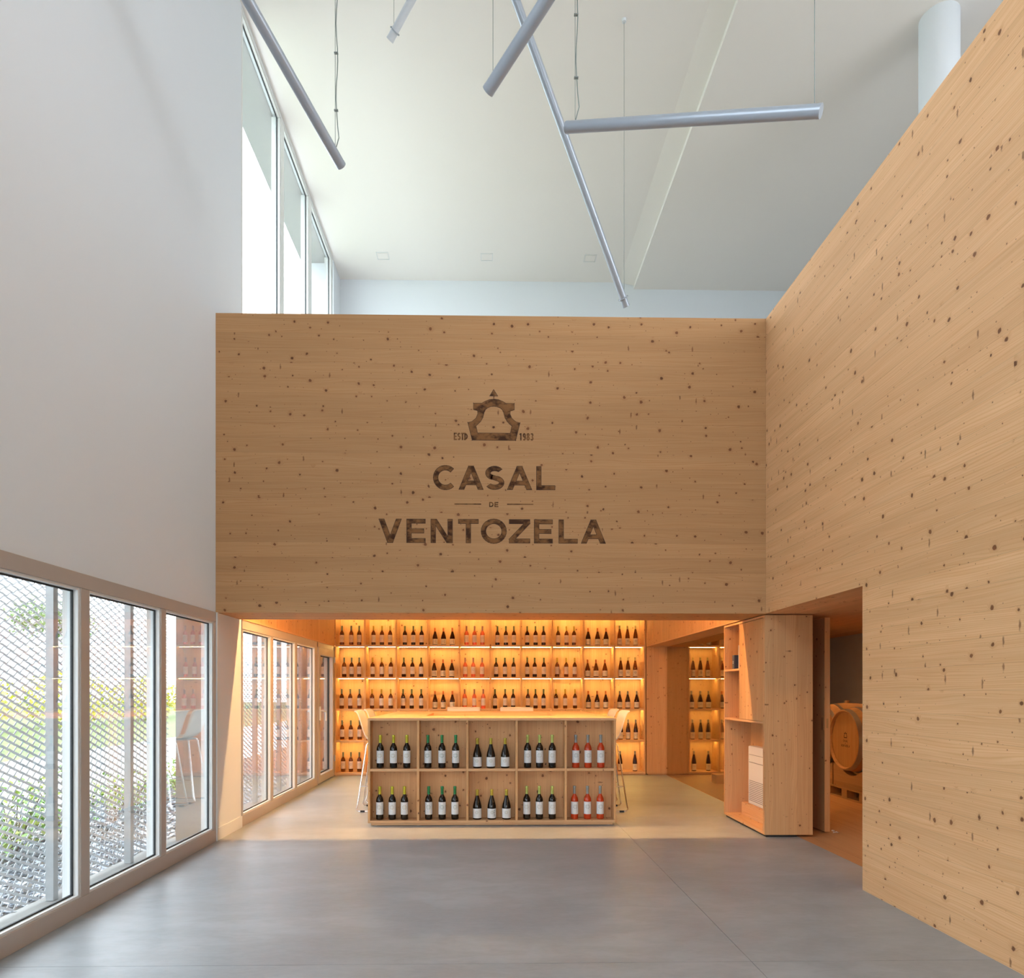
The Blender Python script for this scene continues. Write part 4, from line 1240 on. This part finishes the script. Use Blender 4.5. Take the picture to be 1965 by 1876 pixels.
# ------------------------------------------------------------------ lamps of the place, plus one added for the cellar wall
t = thing('linear_light', 'warm linear light let into the wooden ceiling behind the front wall', 'ceiling light', (0, 7.17, ZL))
box('diffuser', MT['led_room'], -2.3, 1.9, -0.012, 0.012, -0.008, -0.001, t)
t = thing('linear_light', 'warm linear light in the cellar ceiling', 'ceiling light', (4.2, 3.75, 2.30))
box('diffuser', MT['led_cellar'], -0.9, 0.9, -0.05, 0.05, -0.006, 0.0015, t)
t = thing('linear_light', 'warm linear light in the cellar ceiling above the barrels', 'ceiling light', (4.1, 9.5, 2.42))
box('diffuser', MT['led_cellar'], -0.02, 0.02, -1.5, 1.5, -0.008, -0.001, t)

t = thing('linear_light', 'unseen warm light added in the cellar ceiling to brighten the wall', 'ceiling light', (6.3, 10.6, 2.42))
box('diffuser', MT['led_cellar'], -0.02, 0.02, -0.8, 0.8, -0.008, -0.001, t)  # extra lamp added out of view to lift the cellar wall

# ------------------------------------------------------------------ expanded metal screen outside
def screen(name, label, y0, y1, z0, z1, posts, x=-2.83):
    t = thing(name, label, 'metal screen', (x, (y0 + y1) / 2, z0))
    yc = (y0 + y1) / 2
    mb = MB()
    py, pz = 0.059, 0.0252
    rows = int((z1 - z0) / pz); cols = int((y1 - y0) / py)
    xo = -0.045
    # zigzag strands: each leg is a tilted ribbon; the legs step in and out of the sheet
    for m in range(rows):
        for i in range(cols):
            za = (m + 0.5) * pz + (0.5 if (i + m) % 2 == 0 else -0.5) * pz
            zb = (m + 0.5) * pz + (-0.5 if (i + m) % 2 == 0 else 0.5) * pz
            down = zb < za
            xa, xb = (-0.010, 0.010) if down else (0.010, -0.010)
            ya, yb = y0 + i * py - yc, y0 + (i + 1) * py - yc
            b = len(mb.v)
            if down:
                ws = (0.0030, 0.0105, 0.0105, 0.0030); ts = (0.0, 0.22, 0.78, 1.0)
            else:
                ws = (0.0034, 0.0034); ts = (0.0, 1.0)
            for w, q in zip(ws, ts):
                x_, y_, z_ = xa + (xb - xa) * q, ya + (yb - ya) * q, za + (zb - za) * q
                mb.v += [(xo + x_ + w * .8, y_, z_ - w), (xo + x_ - w * .8, y_, z_ + w), (xo + x_ - w * .8 - 0.0025, y_, z_ + w - 0.001), (xo + x_ + w * .8 - 0.0025, y_, z_ - w - 0.001)]
            for k in range(len(ws) - 1):
                c = b + k * 4; e = c + 4
                mb.f += [(c, e, e + 1, c + 1), (c + 3, c + 2, e + 2, e + 3), (c, c + 3, e + 3, e), (c + 1, e + 1, e + 2, c + 2)]
                mb.mi += [0] * 4
    o = mb.build('expanded_mesh', MT['mesh'], t)
    o['kind'] = 'stuff'
    for p in posts:
        box('post', MT['galv'], -0.025, 0.025, p - yc - 0.025, p - yc + 0.025, -z0, z1 - z0, t)
    box('top_rail', MT['galv'], -0.06, -0.027, y0 - yc, y1 - yc, z1 - z0, z1 - z0 + 0.04, t)
    return t
screen('metal_screen', 'expanded metal screen outside the tall hall windows', 0.0, 6.39, 0.03, 2.25, (0.75, 1.72, 2.69, 3.66, 4.62, 5.60))
screen('metal_screen', 'expanded metal screen outside the bar windows', 7.07, 11.05, 0.03, 2.25, (7.62, 8.60, 9.58, 10.56))
struct('wall_outside', MT['ledge'], [(-2.90, -2.66, 10.95, 11.3, 0, 2.2)])

# ------------------------------------------------------------------ garden
GZ = -0.03
struct('ledge_outside', MT['ledge'], [(-2.92, -2.46, -5.5, 12.5, -0.3, -0.004)], label='concrete ledge outside the windows')
struct('planting_bed', MT['earth'], [(-5.0, -2.92, -6, 30, -0.3, GZ)], label='planting bed outside')
struct('paving_outside', MT['paving'], [(-9.4, -5.0, -30, 60, -0.3, GZ + 0.005)], label='white paving outside')
struct('lawn_outside', MT['lawn'], [(-60, -9.4, -60, 90, -0.3, GZ)], label='green lawn outside')
struct('ground_outside', MT['paving'], [(7.5, 60, -60, 90, -0.3, -0.05), (-9.4, 7.5, -60, -5.6, -0.3, -0.05)])

rg = random.Random(3)
def shards(name, label, n, x0, x1, y0, y1, mats):
    mb = MB()
    for i in range(n):
        x, y = rg.uniform(x0, x1), rg.uniform(y0, y1)
        s = rg.uniform(0.018, 0.045); a = rg.uniform(0, PI * 2); tx, ty = rg.uniform(-.5, .5), rg.uniform(-.5, .5)
        z = GZ + rg.uniform(0.004, 0.035)
        pts = []
        for k in range(5):
            q = a + k * 2 * PI / 5 + rg.uniform(-.3, .3); rr = s * rg.uniform(0.6, 1.1)
            dx, dy = rr * math.cos(q), rr * 0.7 * math.sin(q)
            pts.append((dx, dy))
        b = len(mb.v); th = 0.008
        mb.v += [(x + dx, y + dy, z + dx * tx + dy * ty) for dx, dy in pts] + [(x + dx * .9, y + dy * .9, z + dx * tx + dy * ty - th) for dx, dy in pts]
        mi = 0 if rg.random() < 0.62 else 1
        mb.f.append(tuple(b + k for k in range(5))); mb.mi.append(mi)
        for k in range(5):
            j = (k + 1) % 5
            mb.f.append((b + j, b + k, b + 5 + k, b + 5 + j)); mb.mi.append(mi)
    o = mb.build(name, mats)
    tag(o, label, 'gravel', kind='stuff')
    return o
shards('slate_chippings', 'grey slate chippings along the foot of the metal screen outside', 9000, -4.6, -2.93, 1.0, 11.2, [MT['slate1'], MT['slate2']])

def leaf_cloud(mb, c, rx, ry, rz, n, s, mi=0, rnd=rg, shell=0.5, mi2=None):
    for i in range(n):
        while True:
            p = Vector((rnd.uniform(-1, 1), rnd.uniform(-1, 1), rnd.uniform(-1, 1)))
            if shell < p.length < 1: break
        q = Vector((c[0] + p.x * rx, c[1] + p.y * ry, c[2] + p.z * rz))
        d = Vector((rnd.uniform(-1, 1), rnd.uniform(-1, 1), rnd.uniform(-0.3, 1))).normalized()
        u = d.cross(Vector((0, 0, 1))).normalized() if abs(d.z) < .98 else Vector((1, 0, 0))
        L = s * rnd.uniform(0.7, 1.3)
        w = L * 0.38
        m = mi if (mi2 is None or rnd.random() < 0.6) else mi2
        b = len(mb.v)
        mid = q + d * L * 0.5 + Vector((0, 0, L * 0.08))
        mb.v += [tuple(q), tuple(mid + u * w), tuple(q + d * L), tuple(mid - u * w)]
        mb.f.append((b, b + 1, b + 2, b + 3)); mb.mi.append(m)

def shrub(name, label, x, y, r, h, n, s, mats, group):
    t = thing(name, label, 'plant', (x, y, GZ), 0, group)
    mb = MB(); leaf_cloud(mb, (0, 0, h * 0.55), r, r * 1.1, h * 0.5, n, s, 0, mi2=1, shell=0.15)
    f = mb.build('foliage', mats, t)
    f['kind'] = 'stuff'
    mb = MB()
    for k in range(7):
        a = k * 0.9; mb.tube([(0, 0, 0), (r * .3 * math.cos(a), r * .3 * math.sin(a), h * .4), (r * .6 * math.cos(a), r * .6 * math.sin(a), h * .75)], 0.005, 5)
    mb.build('stems', MT['bark'], t)
    return t
plants = [(-3.75, 3.3, .30, .36, 'low leafy plant outside the first near pane'), (-3.85, 4.0, .34, .42, 'leafy plant beside the first screen post'), (-4.05, 4.75, .32, .45, 'taller leafy plant seen through the first pane'),
          (-3.85, 5.35, .28, .48, 'leafy plant seen through the second pane'), (-3.95, 5.95, .30, .62, 'tall bushy plant seen through the second pane'), (-4.0, 6.7, .34, .65, 'bushy plant seen at the third pane'),
          (-4.0, 7.9, .34, .5, 'leafy plant outside the first bar window'), (-4.0, 9.2, .34, .5, 'leafy plant outside the second bar window'), (-4.1, 10.4, .34, .5, 'leafy plant outside the third bar window')]
for x, y, r, h, lab in plants:
    shrub('leafy_shrub', lab, x, y, r, h, 420, 0.06, [MT['leaf1'], MT['leaf2']], 'low plants in the gravel bed')

# hedge and trees far beyond
for i, (y, hh, yel) in enumerate(((-2, 1.9, 1), (4, 2.1, 1), (10, 2.0, 1), (16, 2.1, 1), (22, 2.0, 1), (28, 2.1, 1), (34, 2.0, 1), (40, 2.0, 1))):
    t = thing('hedge_bush', ('yellow-green hedge bush beyond the lawn, seen through %s' % ('no pane', 'first near pane', 'first near pane, right part', 'second near pane', 'third near pane', 'first bar pane', 'second bar pane', 'third bar pane')[i]).replace('seen through no pane', 'nearest the viewpoint'), 'hedge', (-16.5, y, GZ), 0, 'hedge bushes beyond the lawn')
    mb = MB(); leaf_cloud(mb, (0, 0, hh * .5), 0.9, 2.85, hh * .55, 2200, 0.16, 0, shell=0.3, mi2=1)
    f = mb.build('foliage', [MT['leaf3'], MT['leaf2']], t); f['kind'] = 'stuff'
for i, (x, y, h) in enumerate(((-24, 22, 6.5), (-27, 33, 7.5), (-25, 12, 6.0), (-28, 46, 8.0))):
    t = thing('garden_tree', 'pale green tree far beyond the hedge, ' + ('seen through the second near pane', 'seen through the third near pane', 'seen through the first near pane', 'seen through the bar windows')[i], 'tree', (x, y, GZ), 0, 'trees beyond the hedge')
    mb = MB(); mb.tube([(0, 0, 0), (0.1, 0, h * .3), (0, 0.1, h * .6)], 0.16, 8); mb.build('trunk', MT['bark'], t, True)
    mb = MB()
    for q in range(5):
        leaf_cloud(mb, (rg.uniform(-1, 1), rg.uniform(-1.2, 1.2), h * rg.uniform(.5, .8)), 1.3, 1.4, 1.2, 420, 0.28, 0, shell=0.3)
    f = mb.build('crown', [MT['leaf4']], t); f['kind'] = 'stuff'
